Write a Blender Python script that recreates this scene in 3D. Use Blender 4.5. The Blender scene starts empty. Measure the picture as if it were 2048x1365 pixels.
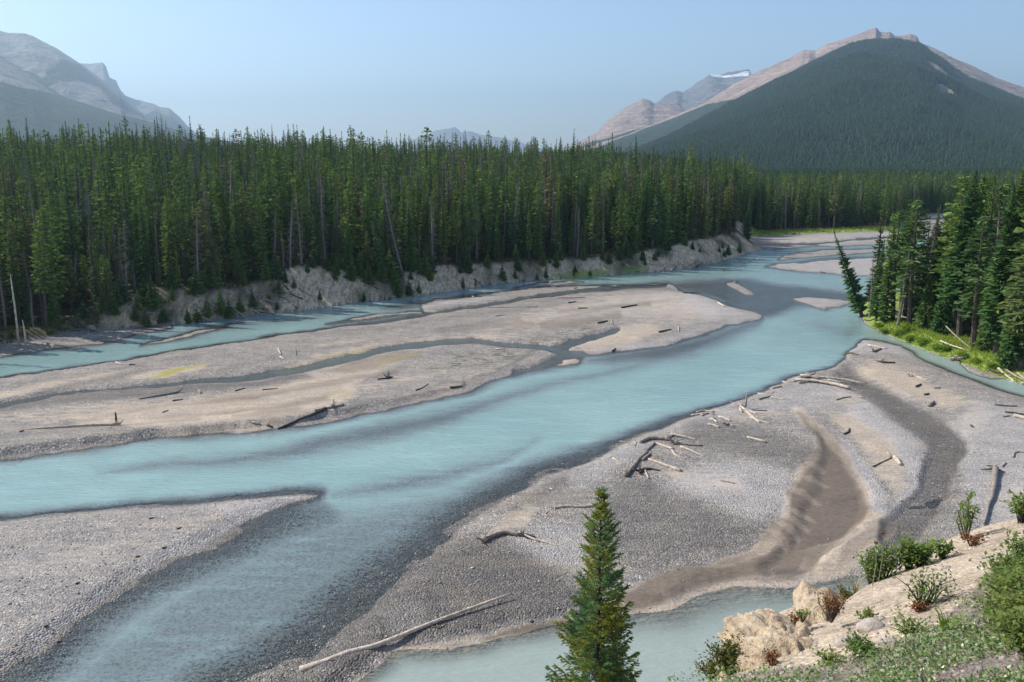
import bpy, math, random
import numpy as np
from mathutils import Vector, Matrix
R = math.radians
rng = np.random.default_rng(7)
random.seed(11)
sc = bpy.context.scene
col = sc.collection

# ------------------------------------------------------------------ camera, sky, sun, exposure
F = 1774.0                      # focal length in pixels of the 2048-wide photograph
PITCH = R(11.5)
CZ = 28.0
cam = bpy.data.cameras.new('camera')
cam.sensor_width = 36.0
cam.lens = F / 2048 * 36
cam.clip_start = 0.1
cam.clip_end = 60000
camo = bpy.data.objects.new('camera', cam)
col.objects.link(camo)
camo.location = (0, 0, CZ)
camo.rotation_euler = (R(90) - PITCH, 0, 0)
sc.camera = camo

SUN_EL = R(43)
SUN_AZ = R(72)                  # to the left of the view direction
world = bpy.data.worlds.new('World')
sc.world = world
world.use_nodes = True
wn = world.node_tree
for n in list(wn.nodes): wn.nodes.remove(n)
wo = wn.nodes.new('ShaderNodeOutputWorld')
bg = wn.nodes.new('ShaderNodeBackground')
sky = wn.nodes.new('ShaderNodeTexSky')
sky.sky_type = 'NISHITA'
sky.sun_disc = False
sky.sun_elevation = SUN_EL
sky.sun_rotation = -SUN_AZ
sky.altitude = 1400
sky.air_density = 1.0
sky.dust_density = 2.2
sky.ozone_density = 1.8
bg.inputs['Strength'].default_value = 0.15
wn.links.new(sky.outputs[0], bg.inputs[0])
wn.links.new(bg.outputs[0], wo.inputs[0])
sd_ = Vector((-math.sin(SUN_AZ) * math.cos(SUN_EL), math.cos(SUN_AZ) * math.cos(SUN_EL), math.sin(SUN_EL)))
sl = bpy.data.lights.new('sun', 'SUN')
sl.energy = 5.0
sl.angle = R(0.53)
sl.color = (1.0, 0.93, 0.82)
so = bpy.data.objects.new('sun', sl)
col.objects.link(so)
so.rotation_euler = sd_.to_track_quat('Z', 'Y').to_euler()
so.location = (-60, 20, 80)
sc.view_settings.view_transform = 'Standard'
sc.view_settings.look = 'None'
sc.view_settings.gamma = 1
sc.view_settings.use_curve_mapping = False
sc.view_settings.exposure = 0.33
sc.cycles.max_bounces = 5
sc.cycles.diffuse_bounces = 2
sc.cycles.glossy_bounces = 2
sc.cycles.transmission_bounces = 2
sc.cycles.transparent_max_bounces = 8
sc.cycles.volume_bounces = 0
sc.cycles.use_denoising = True
HAZE = 0.0001

# ------------------------------------------------------------------ helpers: projection, noise, distances
cp, sp_ = math.cos(PITCH), math.sin(PITCH)
def ray(u, v):
    dx = (u - 1024) / F; dy = (682.5 - v) / F
    return dx, cp + dy * sp_, -sp_ + dy * cp
def ground(u, v, z=0.0):
    """the point at height z that the photograph shows at (u, v)"""
    a, b, c = ray(u, v)
    t = (z - CZ) / c
    return a * t, b * t
def proj(x, y, z=0.0):
    dep = y * cp - (z - CZ) * sp_
    return 1024 + F * x / dep, 682.5 - F * (y * sp_ + (z - CZ) * cp) / dep

def ss(x):
    x = np.clip(x, 0, 1)
    return x * x * (3 - 2 * x)
_perm = np.random.default_rng(3).random((256, 256)).astype(np.float32)
def vnoise(x, y):
    xi = np.floor(x).astype(np.int64); yi = np.floor(y).astype(np.int64)
    fx = x - xi; fy = y - yi
    fx = fx * fx * (3 - 2 * fx); fy = fy * fy * (3 - 2 * fy)
    a = _perm[xi & 255, yi & 255]; b = _perm[(xi + 1) & 255, yi & 255]
    c = _perm[xi & 255, (yi + 1) & 255]; d = _perm[(xi + 1) & 255, (yi + 1) & 255]
    return (a + (b - a) * fx) * (1 - fy) + (c + (d - c) * fx) * fy
def fbm(x, y, o=4, off=0.0):
    s = 0; a = 0.5; t = 0
    for i in range(o):
        s = s + a * vnoise(x + off + 17.3 * i, y + off * 1.7 + 31.1 * i); t += a
        a *= 0.5; x = x * 2.03; y = y * 2.03
    return s / t * 2 - 1
def interp(x, pts):
    return np.interp(x, [p[0] for p in pts], [p[1] for p in pts])

def seg_dist(px, py, pts, closed=False, hw=None):
    """distance to a polyline (minus its half width) for arrays of points"""
    n = len(pts)
    best = np.full(px.shape, 1e9, np.float32)
    for i in range(n if closed else n - 1):
        x0, y0 = pts[i]; x1, y1 = pts[(i + 1) % n]
        dx, dy = x1 - x0, y1 - y0
        L = dx * dx + dy * dy + 1e-9
        t = np.clip(((px - x0) * dx + (py - y0) * dy) / L, 0, 1)
        d = np.sqrt((px - x0 - t * dx) ** 2 + (py - y0 - t * dy) ** 2)
        if hw is not None:
            h0 = hw[i]; h1 = hw[(i + 1) % n]
            d = d - (h0 + (h1 - h0) * t)
        best = np.minimum(best, d)
    return best
def inside(px, py, pts):
    n = len(pts); r = np.zeros(px.shape, bool)
    j = n - 1
    for i in range(n):
        xi, yi = pts[i]; xj, yj = pts[j]
        if yi != yj:
            c = ((yi > py) != (yj > py)) & (px < (xj - xi) * (py - yi) / (yj - yi) + xi)
            r ^= c
        j = i
    return r
def poly_sd(px, py, pts, margin):
    """signed distance, negative inside; far points get +margin"""
    xs = [p[0] for p in pts]; ys = [p[1] for p in pts]
    m = (px > min(xs) - margin) & (px < max(xs) + margin) & (py > min(ys) - margin) & (py < max(ys) + margin)
    out = np.full(px.shape, float(margin), np.float32)
    if m.any():
        a, b = px[m], py[m]
        d = seg_dist(a, b, pts, True)
        d = np.where(inside(a, b, pts), -d, d)
        out[m] = d
    return out
def line_sd(px, py, pts, hw, margin):
    if not isinstance(hw, (list, tuple)): hw = [hw] * len(pts)
    g = margin + max(hw)
    xs = [p[0] for p in pts]; ys = [p[1] for p in pts]
    m = (px > min(xs) - g) & (px < max(xs) + g) & (py > min(ys) - g) & (py < max(ys) + g)
    out = np.full(px.shape, float(margin), np.float32)
    if m.any(): out[m] = seg_dist(px[m], py[m], pts, False, hw)
    return out

# ------------------------------------------------------------------ helpers: meshes and objects
class MB:
    def __init__(s): s.v = []; s.f = []; s.m = []
    def tri(s, a, b, c, mi=0):
        n = len(s.v); s.v += [a, b, c]; s.f.append((n, n + 1, n + 2)); s.m.append(mi)
    def quad(s, a, b, c, d, mi=0):
        n = len(s.v); s.v += [a, b, c, d]; s.f.append((n, n + 1, n + 2, n + 3)); s.m.append(mi)
    def tube(s, pts, rad, k=6, mi=0, cap=True, rough=0.0):
        pts = [Vector(p) for p in pts]; base = len(s.v)
        up = Vector((0, 0, 1))
        for i, p in enumerate(pts):
            t = (pts[min(i + 1, len(pts) - 1)] - pts[max(i - 1, 0)])
            t = t.normalized() if t.length > 1e-9 else Vector((0, 0, 1))
            ref = up if abs(t.z) < 0.9 else Vector((1, 0, 0))
            a = t.cross(ref).normalized(); b = t.cross(a)
            r = rad[i] if isinstance(rad, (list, tuple)) else rad
            for j in range(k):
                an = 2 * math.pi * j / k
                rr = r * (1 + rough * random.uniform(-1, 1))
                s.v.append(p + a * (math.cos(an) * rr) + b * (math.sin(an) * rr))
        for i in range(len(pts) - 1):
            for j in range(k):
                q = base + i * k; j2 = (j + 1) % k
                s.f.append((q + j, q + j2, q + k + j2, q + k + j)); s.m.append(mi)
        if cap:
            s.f.append(tuple(base + j for j in range(k))[::-1]); s.m.append(mi)
            q = base + (len(pts) - 1) * k
            s.f.append(tuple(q + j for j in range(k))); s.m.append(mi)
    def blob(s, c, r, sub=2, seed=0, amp=0.2, sc_=(1, 1, 1), mi=0):
        import bmesh
        bm = bmesh.new(); bmesh.ops.create_icosphere(bm, subdivisions=sub, radius=1)
        rr = random.Random(seed)
        ph = [Vector((rr.uniform(-3, 3), rr.uniform(-3, 3), rr.uniform(-3, 3))) for _ in range(6)]
        n0 = len(s.v)
        for v in bm.verts:
            w = sum(math.sin(v.co.dot(p) + p.x * 3) / (1 + i * 0.4) for i, p in enumerate(ph)) / 4
            k = 1 + amp * w
            s.v.append(Vector((c[0] + v.co.x * r * k * sc_[0], c[1] + v.co.y * r * k * sc_[1], c[2] + v.co.z * r * k * sc_[2])))
        for f in bm.faces:
            s.f.append(tuple(n0 + v.index for v in f.verts)); s.m.append(mi)
        bm.free()
    def mesh(s, name, mats, smooth=False):
        me = bpy.data.meshes.new(name)
        me.from_pydata([tuple(v) for v in s.v], [], s.f)
        for m in mats: me.materials.append(m)
        if len(mats) > 1: me.polygons.foreach_set('material_index', s.m)
        if smooth: me.polygons.foreach_set('use_smooth', [True] * len(s.f))
        me.update()
        return me
def obj(name, me, parent=None, loc=None):
    o = bpy.data.objects.new(name, me); col.objects.link(o)
    if parent is not None: o.parent = parent
    if loc is not None: o.location = loc
    return o
def tag(o, label=None, cat=None, group=None, kind=None):
    if label: o['label'] = label
    if cat: o['category'] = cat
    if group: o['group'] = group
    if kind: o['kind'] = kind
    return o
def fast_mesh(name, co, faces, mat, attrs=None, smooth=True):
    me = bpy.data.meshes.new(name)
    co = np.asarray(co, np.float32); faces = np.asarray(faces, np.int32); k = faces.shape[1]
    me.vertices.add(len(co)); me.vertices.foreach_set('co', co.ravel())
    me.loops.add(faces.size); me.loops.foreach_set('vertex_index', faces.ravel())
    me.polygons.add(len(faces))
    me.polygons.foreach_set('loop_start', np.arange(0, faces.size, k, dtype=np.int32))
    if smooth: me.polygons.foreach_set('use_smooth', np.ones(len(faces), bool))
    me.update(calc_edges=True)
    for nm, a in (attrs or {}).items():
        at = me.attributes.new(nm, 'FLOAT', 'POINT'); at.data.foreach_set('value', np.asarray(a, np.float32).ravel())
    if mat: me.materials.append(mat)
    return me
def grid_faces(nr, nc):
    i = np.arange((nr - 1) * (nc - 1)); r = i // (nc - 1); c = i % (nc - 1)
    a = r * nc + c
    return np.stack([a, a + 1, a + nc + 1, a + nc], 1)

# ------------------------------------------------------------------ material helpers
class NT:
    def __init__(s, name):
        s.m = bpy.data.materials.new(name); s.m.use_nodes = True; s.t = s.m.node_tree
        for n in list(s.t.nodes): s.t.nodes.remove(n)
        s.out = s.n('OutputMaterial')
    def n(s, ty, **kw):
        nd = s.t.nodes.new('ShaderNode' + ty)
        for k, v in kw.items(): setattr(nd, k, v)
        return nd
    def l(s, a, b): s.t.links.new(a, b)
    def put(s, sock, v):
        if isinstance(v, bpy.types.NodeSocket): s.l(v, sock)
        elif isinstance(v, tuple) and len(v) == 3 and sock.type == 'RGBA': sock.default_value = (*v, 1)
        else: sock.default_value = v
    def attr(s, nm): return s.n('Attribute', attribute_name=nm).outputs['Fac']
    def math(s, op, a, b=None, clamp=False):
        nd = s.n('Math', operation=op); nd.use_clamp = clamp
        s.put(nd.inputs[0], a)
        if b is not None: s.put(nd.inputs[1], b)
        return nd.outputs[0]
    def mix(s, f, a, b, mode='MIX'):
        nd = s.n('Mix', data_type='RGBA', blend_type=mode)
        s.put(nd.inputs['Factor'], f); s.put(nd.inputs[6], a); s.put(nd.inputs[7], b)
        return nd.outputs[2]
    def pos(s): return s.n('NewGeometry').outputs['Position']
    def scl(s, vec, sc3, rot=(0, 0, 0)):
        nd = s.n('Mapping'); s.l(vec, nd.inputs[0]); nd.inputs['Scale'].default_value = sc3; nd.inputs['Rotation'].default_value = rot
        return nd.outputs[0]
    def noise(s, vec, scale, detail=3, rough=0.5, dim='3D'):
        nd = s.n('TexNoise', noise_dimensions=dim); s.l(vec, nd.inputs['Vector'])
        nd.inputs['Scale'].default_value = scale; nd.inputs['Detail'].default_value = detail; nd.inputs['Roughness'].default_value = rough
        return nd.outputs['Fac']
    def voro(s, vec, scale, feat='F1', dim='3D'):
        nd = s.n('TexVoronoi', feature=feat, voronoi_dimensions=dim); s.l(vec, nd.inputs['Vector']); nd.inputs['Scale'].default_value = scale
        return nd
    def ramp(s, f, stops, interp_='LINEAR'):
        nd = s.n('ValToRGB'); s.l(f, nd.inputs[0]); cr = nd.color_ramp; cr.interpolation = interp_
        while len(cr.elements) > 1: cr.elements.remove(cr.elements[-1])
        cr.elements[0].position = stops[0][0]; cr.elements[0].color = (*stops[0][1], 1)
        for p, c in stops[1:]:
            e = cr.elements.new(p); e.color = (*c, 1)
        return nd.outputs[0]
    def step(s, f, a, b):
        nd = s.n('MapRange', interpolation_type='SMOOTHSTEP'); s.put(nd.inputs[0], f)
        nd.inputs[1].default_value = a; nd.inputs[2].default_value = b
        return nd.outputs[0]
    def bump(s, h, strength, dist, nrm=None):
        nd = s.n('Bump'); s.l(h, nd.inputs['Height']); nd.inputs['Strength'].default_value = strength; nd.inputs['Distance'].default_value = dist
        if nrm is not None: s.l(nrm, nd.inputs['Normal'])
        return nd.outputs[0]
    def pbr(s, colr, rough=0.9, nrm=None, spec=0.3):
        p = s.n('BsdfPrincipled'); s.put(p.inputs['Base Color'], colr); s.put(p.inputs['Roughness'], rough)
        s.put(p.inputs['Specular IOR Level'], spec)
        if nrm is not None: s.l(nrm, p.inputs['Normal'])
        s.l(p.outputs[0], s.out.inputs['Surface'])
        return p

# riverbed, bars, banks and forest floor: the zones are attributes of the ground, the grain is procedural
def mat_ground():
    t = NT('river_ground')
    p = t.pos()
    sx = t.n('SeparateXYZ'); t.l(p, sx.inputs[0]); Z = sx.outputs[2]
    v1 = t.voro(p, 7.5, dim='2D'); v2 = t.voro(t.scl(p, (1, 1, 1), (0, 0, 0.7)), 3.1, dim='2D')
    cs = t.n('SeparateColor'); t.l(v1.outputs['Color'], cs.inputs[0])
    cs2 = t.n('SeparateColor'); t.l(v2.outputs['Color'], cs2.inputs[0])
    peb = t.ramp(cs.outputs[0], [(0, (0.13, 0.127, 0.13)), (0.22, (0.215, 0.208, 0.21)), (0.5, (0.29, 0.276, 0.27)), (0.72, (0.37, 0.335, 0.29)), (0.86, (0.29, 0.275, 0.27)), (0.95, (0.52, 0.49, 0.45)), (1, (0.62, 0.59, 0.55))])
    big = t.ramp(cs2.outputs[1], [(0, (0.72, 0.73, 0.76)), (0.5, (1, 1, 1)), (1, (1.22, 1.18, 1.12))])
    grav = t.mix(0.7, peb, t.mix(1.0, peb, big, 'MULTIPLY'))
    grav = t.mix(0.25, grav, (0.25, 0.235, 0.22))
    grav = t.mix(1.0, grav, (0.97, 0.945, 0.905), 'MULTIPLY')
    fl = t.scl(p, (0.07, 0.55, 1), (0, 0, R(-42)))
    stk = t.noise(fl, 1.0, 6, 0.65); stk2 = t.noise(fl, 3.3, 5, 0.7)
    nz = t.noise(p, 0.35, 5, 0.6)
    nz2 = t.noise(t.scl(p, (0.5, 1.6, 1), (0, 0, R(-35))), 0.9, 5, 0.65)
    nz3 = t.noise(p, 0.08, 4, 0.6)
    grav = t.mix(1.0, grav, t.ramp(nz, [(0.25, (0.74, 0.74, 0.77)), (0.5, (1.0, 1.0, 1.0)), (0.75, (1.25, 1.22, 1.18))]), 'MULTIPLY')
    grav = t.mix(t.math('MULTIPLY', t.step(stk, 0.50, 0.66), 0.45), grav, (0.35, 0.295, 0.235))
    grav = t.mix(1.0, grav, t.ramp(stk2, [(0.3, (0.74, 0.74, 0.76)), (0.5, (0.93, 0.93, 0.93)), (0.75, (1.12, 1.10, 1.08))]), 'MULTIPLY')
    # fines left between the stones
    sandc = t.mix(nz2, (0.46, 0.375, 0.285), (0.35, 0.29, 0.23))
    sandc = t.mix(t.math('MULTIPLY', t.step(stk2, 0.52, 0.64), 0.55), sandc, (0.26, 0.21, 0.165))
    sandc = t.mix(t.math('MULTIPLY', t.step(stk, 0.56, 0.42), 0.35), sandc, (0.33, 0.30, 0.27))
    sandc = t.mix(t.math('MULTIPLY', t.step(nz, 0.52, 0.7), 0.4), sandc, (0.56, 0.47, 0.365))
    fine = t.noise(p, 14, 3, 0.7)
    sandc = t.mix(1.0, sandc, t.ramp(fine, [(0.3, (0.86, 0.86, 0.86)), (0.7, (1.12, 1.12, 1.12))]), 'MULTIPLY')
    sandc = t.mix(1.0, sandc, t.ramp(cs.outputs[2], [(0.0, (0.80, 0.80, 0.81)), (0.6, (1.0, 1.0, 1.0)), (1.0, (1.22, 1.2, 1.18))]), 'MULTIPLY')
    sandf = t.math('ADD', t.attr('sand'), t.math('MULTIPLY', t.math('SUBTRACT', nz2, 0.5), t.math('MULTIPLY', t.math('MULTIPLY', t.attr('sand'), t.math('SUBTRACT', 1.0, t.attr('sand'))), 11.0)), True)
    stray = t.math('MULTIPLY', t.step(cs.outputs[1], 0.80, 0.9), t.step(nz, 0.62, 0.4))
    c = t.mix(t.math('MULTIPLY', t.step(sandf, 0.3, 0.75), t.math('SUBTRACT', 1.0, t.math('MULTIPLY', stray, 0.7))), grav, sandc)
    c = t.mix(t.math('MULTIPLY', t.attr('pale'), 0.75), c, t.mix(1.0, t.mix(0.5, grav, (0.50, 0.485, 0.485)), (1.1, 1.1, 1.12), 'MULTIPLY'))
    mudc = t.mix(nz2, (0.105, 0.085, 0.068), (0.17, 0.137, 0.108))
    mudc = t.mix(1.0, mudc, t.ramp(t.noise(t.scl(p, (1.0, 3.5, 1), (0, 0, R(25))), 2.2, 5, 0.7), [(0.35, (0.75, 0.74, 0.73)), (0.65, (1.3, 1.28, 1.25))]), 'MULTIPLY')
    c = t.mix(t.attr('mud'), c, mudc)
    # damp stones are darker, whatever their colour
    wetc = t.mix(1.0, c, t.mix(t.step(Z, -0.01, 0.02), (0.50, 0.485, 0.465), (0.40, 0.385, 0.37)), 'MULTIPLY')
    c = t.mix(t.attr('wet'), c, wetc)
    c = t.mix(t.attr('algae'), c, t.mix(nz2, (0.33, 0.29, 0.035), (0.24, 0.24, 0.04)))
    mossm = t.math('MULTIPLY', t.attr('moss'), t.step(t.noise(t.scl(p, (0.5, 1.0, 1)), 1.3, 3), 0.56, 0.62))
    c = t.mix(mossm, c, (0.10, 0.10, 0.045))
    # banks and forest floor
    scn = t.noise(t.scl(p, (1.2, 0.35, 0.35)), 1.6, 5, 0.65)
    scarp = t.mix(t.step(scn, 0.36, 0.58), (0.37, 0.27, 0.17), (0.70, 0.54, 0.37))
    scarp = t.mix(t.math('MULTIPLY', t.step(t.noise(p, 2.7, 4), 0.56, 0.66), 0.7), scarp, (0.14, 0.11, 0.08))
    c = t.mix(t.step(t.attr('scarp'), 0.05, 0.5), c, scarp)
    floor_ = t.mix(t.step(t.noise(p, 0.6, 5), 0.4, 0.65), (0.075, 0.060, 0.036), (0.115, 0.115, 0.038))
    floor_ = t.mix(t.step(t.noise(p, 1.9, 4), 0.55, 0.66), floor_, (0.20, 0.15, 0.085))
    c = t.mix(t.attr('floor'), c, floor_)
    gr = t.mix(t.noise(p, 0.9, 4), (0.18, 0.28, 0.05), (0.27, 0.33, 0.07))
    c = t.mix(t.attr('grass'), c, gr)
    hgt = t.math('SUBTRACT', 1.0, t.n('Math', operation='MINIMUM').outputs[0])
    # relief: stones stand up, sand is rippled
    st = t.math('MULTIPLY', t.math('SUBTRACT', 0.6, v1.outputs['Distance']), t.math('SUBTRACT', 1.0, t.math('MULTIPLY', t.attr('sand'), 0.9)))
    st = t.math('ADD', st, t.math('MULTIPLY', nz2, 1.6))
    b = t.bump(st, 0.85, 0.09)
    p_ = t.pbr(c, t.math('SUBTRACT', 0.92, t.math('MULTIPLY', t.attr('wet'), 0.42)), b, 0.35)
    return t.m

def mat_water():
    """glacial water: rock flour makes it milky, so how much of the bed shows depends on the depth"""
    t = NT('glacial_water')
    p = t.pos()
    dep = t.attr('depth')
    flow = t.scl(p, (0.35, 1.5, 1), (0, 0, R(-38)))
    n1 = t.noise(flow, 0.5, 5, 0.6); n2 = t.noise(p, 0.06, 4, 0.55)
    vs_ = t.voro(p, 6.5, dim='2D'); sc_ = t.n('SeparateColor'); t.l(vs_.outputs['Color'], sc_.inputs[0])
    stone = t.math('MULTIPLY', t.math('POWER', sc_.outputs[0], 2.0), 0.17)
    d2 = t.math('MULTIPLY', t.math('MAXIMUM', t.math('SUBTRACT', dep, t.math('MULTIPLY', stone, t.math('SUBTRACT', 1.0, t.attr('murk')))), 0.0), t.math('ADD', 0.7, t.math('MULTIPLY', n1, 0.6)))
    op = t.math('SUBTRACT', 1.0, t.math('POWER', 2.718, t.math('MULTIPLY', d2, -3.3)))
    cl = t.mix(t.step(n2, 0.35, 0.65), (0.245, 0.375, 0.365), (0.285, 0.420, 0.405))
    cl = t.mix(t.step(dep, 0.75, 0.28), cl, (0.235, 0.295, 0.305))
    cl = t.mix(t.math('MULTIPLY', t.step(n1, 0.48, 0.72), 0.4), cl, (0.31, 0.49, 0.505))
    n4 = t.noise(t.scl(p, (0.5, 2.6, 1), (0, 0, R(-36))), 2.4, 4, 0.7)
    cl = t.mix(t.math('MULTIPLY', t.math('MULTIPLY', t.step(n4, 0.54, 0.72), t.step(n2, 0.40, 0.58)), 0.5), cl, (0.46, 0.58, 0.57))  # glints of the riffles, painted as paler flecks in the water colour
    cl = t.mix(t.attr('murk'), cl, (0.30, 0.355, 0.325))
    foam = t.math('MULTIPLY', t.attr('foam'), t.step(t.noise(flow, 2.2, 5, 0.7), 0.5, 0.62))
    cl = t.mix(foam, cl, (0.7, 0.78, 0.78))
    rip = t.noise(t.scl(p, (0.8, 2.2, 1), (0, 0, R(-20))), 1.1, 4, 0.6)
    rip2 = t.noise(t.scl(p, (0.5, 1.6, 1), (0, 0, R(-50))), 3.5, 3, 0.6)
    b = t.bump(t.math('ADD', rip, t.math('MULTIPLY', rip2, 0.35)), 0.55, 0.16)
    df = t.n('BsdfDiffuse'); t.put(df.inputs[0], cl); t.l(b, df.inputs['Normal'])
    tr = t.n('BsdfTransparent'); tr.inputs[0].default_value = (0.86, 0.93, 0.94, 1)
    m1 = t.n('MixShader'); t.l(op, m1.inputs[0]); t.l(tr.outputs[0], m1.inputs[1]); t.l(df.outputs[0], m1.inputs[2])
    gl = t.n('BsdfGlossy'); gl.inputs['Roughness'].default_value = 0.16; t.l(b, gl.inputs['Normal'])
    fr = t.n('Fresnel'); fr.inputs[0].default_value = 1.33; t.l(b, fr.inputs['Normal'])
    m2 = t.n('MixShader'); t.l(fr.outputs[0], m2.inputs[0]); t.l(m1.outputs[0], m2.inputs[1]); t.l(gl.outputs[0], m2.inputs[2])
    t.l(m2.outputs[0], t.out.inputs['Surface'])
    return t.m

def mat_foliage(name, stops, hue=0.0, trans=0.25):
    t = NT(name)
    oi = t.n('ObjectInfo').outputs['Random']
    p = t.n('TexCoord').outputs['Object']
    base = t.ramp(oi, stops)
    nz = t.noise(p, 1.1, 3, 0.6)
    c = t.mix(1.0, base, t.ramp(nz, [(0.3, (0.65, 0.7, 0.7)), (0.55, (1, 1, 1)), (0.75, (1.4, 1.28, 1.0))]), 'MULTIPLY')
    d = t.n('BsdfDiffuse'); t.l(c, d.inputs[0])
    tl = t.n('BsdfTranslucent'); t.l(t.mix(1.0, c, (1.25, 1.35, 0.6), 'MULTIPLY'), tl.inputs[0])
    m = t.n('MixShader'); m.inputs[0].default_value = trans; t.l(d.outputs[0], m.inputs[1]); t.l(tl.outputs[0], m.inputs[2])
    t.l(m.outputs[0], t.out.inputs['Surface'])
    return t.m
def mat_wood(name, a, b, sc_=3.0):
    t = NT(name)
    p = t.n('TexCoord').outputs['Object']
    oi = t.n('ObjectInfo').outputs['Random']
    nz = t.noise(p, sc_, 5, 0.65)
    c = t.mix(t.step(nz, 0.3, 0.7), a, b)
    c = t.mix(1.0, c, t.ramp(oi, [(0, (0.8, 0.8, 0.8)), (1, (1.15, 1.12, 1.1))]), 'MULTIPLY')
    t.pbr(c, 0.85, t.bump(t.noise(p, sc_ * 6, 4, 0.7), 0.6, 0.03), 0.25)
    return t.m
M = {}
M['ground'] = mat_ground()
M['water'] = mat_water()
M['spruce'] = mat_foliage('spruce_needles', [(0, (0.062, 0.118, 0.052)), (0.3, (0.082, 0.160, 0.058)), (0.6, (0.118, 0.195, 0.062)), (0.85, (0.165, 0.235, 0.068)), (1, (0.125, 0.155, 0.075))], trans=0.24)
M['pine'] = mat_foliage('pine_needles', [(0, (0.088, 0.149, 0.062)), (0.4, (0.128, 0.203, 0.068)), (0.75, (0.176, 0.250, 0.068)), (0.92, (0.162, 0.176, 0.081)), (1, (0.216, 0.162, 0.101))], trans=0.24)
M['far'] = mat_foliage('far_conifer_needles', [(0, (0.040, 0.075, 0.045)), (0.5, (0.055, 0.098, 0.050)), (1, (0.078, 0.120, 0.056))], trans=0.2)
M['bark'] = mat_wood('bark', (0.055, 0.045, 0.038), (0.12, 0.10, 0.088))
M['deadbark'] = mat_wood('dead_grey_wood', (0.13, 0.112, 0.105), (0.30, 0.27, 0.25))
M['pale'] = mat_wood('bleached_wood', (0.34, 0.28, 0.22), (0.62, 0.55, 0.47))
M['grey'] = mat_wood('weathered_grey_wood', (0.16, 0.135, 0.115), (0.36, 0.315, 0.27))
M['dark'] = mat_wood('wet_dark_wood', (0.05, 0.04, 0.033), (0.13, 0.105, 0.085))

# ================================================================== THE GROUND: one sheet from under the bluff to the horizon
us = np.arange(-420, 2500, 3.0)
vs = np.concatenate([np.arange(1820, 1372, -9), np.arange(1372, 560, -2.2), np.arange(560, 330, -1.6), np.array([328.5, 327, 325.7, 324.7, 324.0])])
U, V = np.meshgrid(us, vs)
nr, nc = U.shape
X, Y = ground(U, V)
PX = X.astype(np.float32); PY = Y.astype(np.float32)
w1 = fbm(PX / 9, PY / 9, 3, 5.0); w2 = fbm(PX / 9, PY / 9, 3, 55.0)
w3 = fbm(PX / 2.2, PY / 2.2, 2, 15.0)
persp = np.clip((V - 321) / 500, 0.05, 1.3)
QU = (U + (w1 * 16 + w3 * 5) * persp).astype(np.float32)
QV = (V + (w2 * 6 + w3 * 2.5) * persp).astype(np.float32)

DEEP = -0.95
h = np.full(U.shape, DEEP, np.float32)
def bar(poly, top, s_in, s_out, edge=0.0):
    global h
    m = max(np.max(s_out), 4) + 2
    sd = poly_sd(QU, QV, poly, m)
    pr = np.where(sd < 0, edge + (top - edge) * ss(-sd / s_in), edge + (DEEP - edge) * ss(sd / s_out) ** 0.5)
    h = np.maximum(h, pr)
def shoal(poly, lvl, soft, line=None):
    global h
    sd = poly_sd(QU, QV, poly, soft + 2) if line is None else line_sd(QU, QV, poly, line, soft + 2)
    h = np.maximum(h, DEEP + (lvl - DEEP) * ss(0.5 - sd / (2 * soft)))
def cut(line, hw, depth, soft):
    global h
    sd = line_sd(QU, QV, line, hw, soft + 2)
    w = ss((soft - sd) / soft)
    h = np.where(h > depth, h * (1 - w) + depth * w, h)

BAR1 = [(-500, 850), (-100, 772), (0, 756), (120, 738), (290, 714), (427, 690), (564, 670), (640, 660), (713, 649), (800, 638), (852, 629), (836, 616), (845, 607), (870, 600), (908, 595), (942, 591), (1010, 585), (1060, 578), (1113, 574), (1202, 571), (1300, 567), (1337, 566), (1366, 582), (1400, 591), (1432, 600), (1465, 611), (1523, 630), (1519, 640), (1490, 645), (1461, 649), (1407, 669), (1324, 692), (1241, 705), (1200, 708), (1164, 709), (1147, 727), (1095, 735), (1041, 751), (1010, 757), (925, 783), (860, 797), (805, 811), (702, 834), (600, 855), (472, 866), (370, 876), (264, 889), (130, 905), (0, 924), (-200, 955), (-500, 1000)]
bar(BAR1, 0.30, 16, np.where(QV < 840 - 0.165 * QU, 9, 26))
# the cut edge of the island, facing the near channel
sd = line_sd(U + (QU - U) * 0.5, V + (QV - V) * 0.5, [(-500, 985), (-200, 940), (0, 910), (130, 892), (264, 876), (370, 863), (472, 853), (600, 842), (702, 822), (805, 800), (925, 773)], [11, 11, 11, 11, 11, 10, 9, 9, 8, 6, 4], 30)
scl_ = np.interp(U, [300, 620, 700, 1000], [1, 1, .7, 0.2])
above = inside(QU, QV, [(-900, 700), (-500, 985), (-200, 943), (0, 914), (130, 896), (264, 880), (370, 868), (472, 858), (600, 846), (702, 826), (805, 804), (925, 776), (925, 700)])
CE = [(-900, 1070), (-500, 985), (-200, 943), (0, 914), (130, 896), (264, 880), (370, 868), (472, 858), (600, 846), (702, 826), (805, 804), (925, 776)]
cu = U + (QU - U) * 0.35; cv = V + (QV - V) * 0.35 + 1.5 * fbm(PX / 1.5, PY / 4, 2, 71)
ced = interp(cu, CE) - cv                       # pixels above the lip of the cut
lipw = ss((ced + 3.2) / 5.5)
hi = 0.26 + 0.5 * scl_ * ss(1 - np.abs(ced - 6) / 30)
lo = np.minimum(h, 0.10)
zone = (QU < 925) & (ced > -26) & (ced < 40) & (h > -0.5)
h = np.where(zone, np.where(lipw > 0, lo * (1 - lipw) + np.maximum(h, hi) * lipw, lo), h)
bar([(651, 648), (690, 639), (737, 631), (819, 624), (860, 624), (805, 632), (720, 643), (665, 651)], 0.12, 5, 8)
bar([(1030, 577), (1080, 567), (1140, 563), (1168, 566), (1100, 573)], 0.14, 4, 7)
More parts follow.
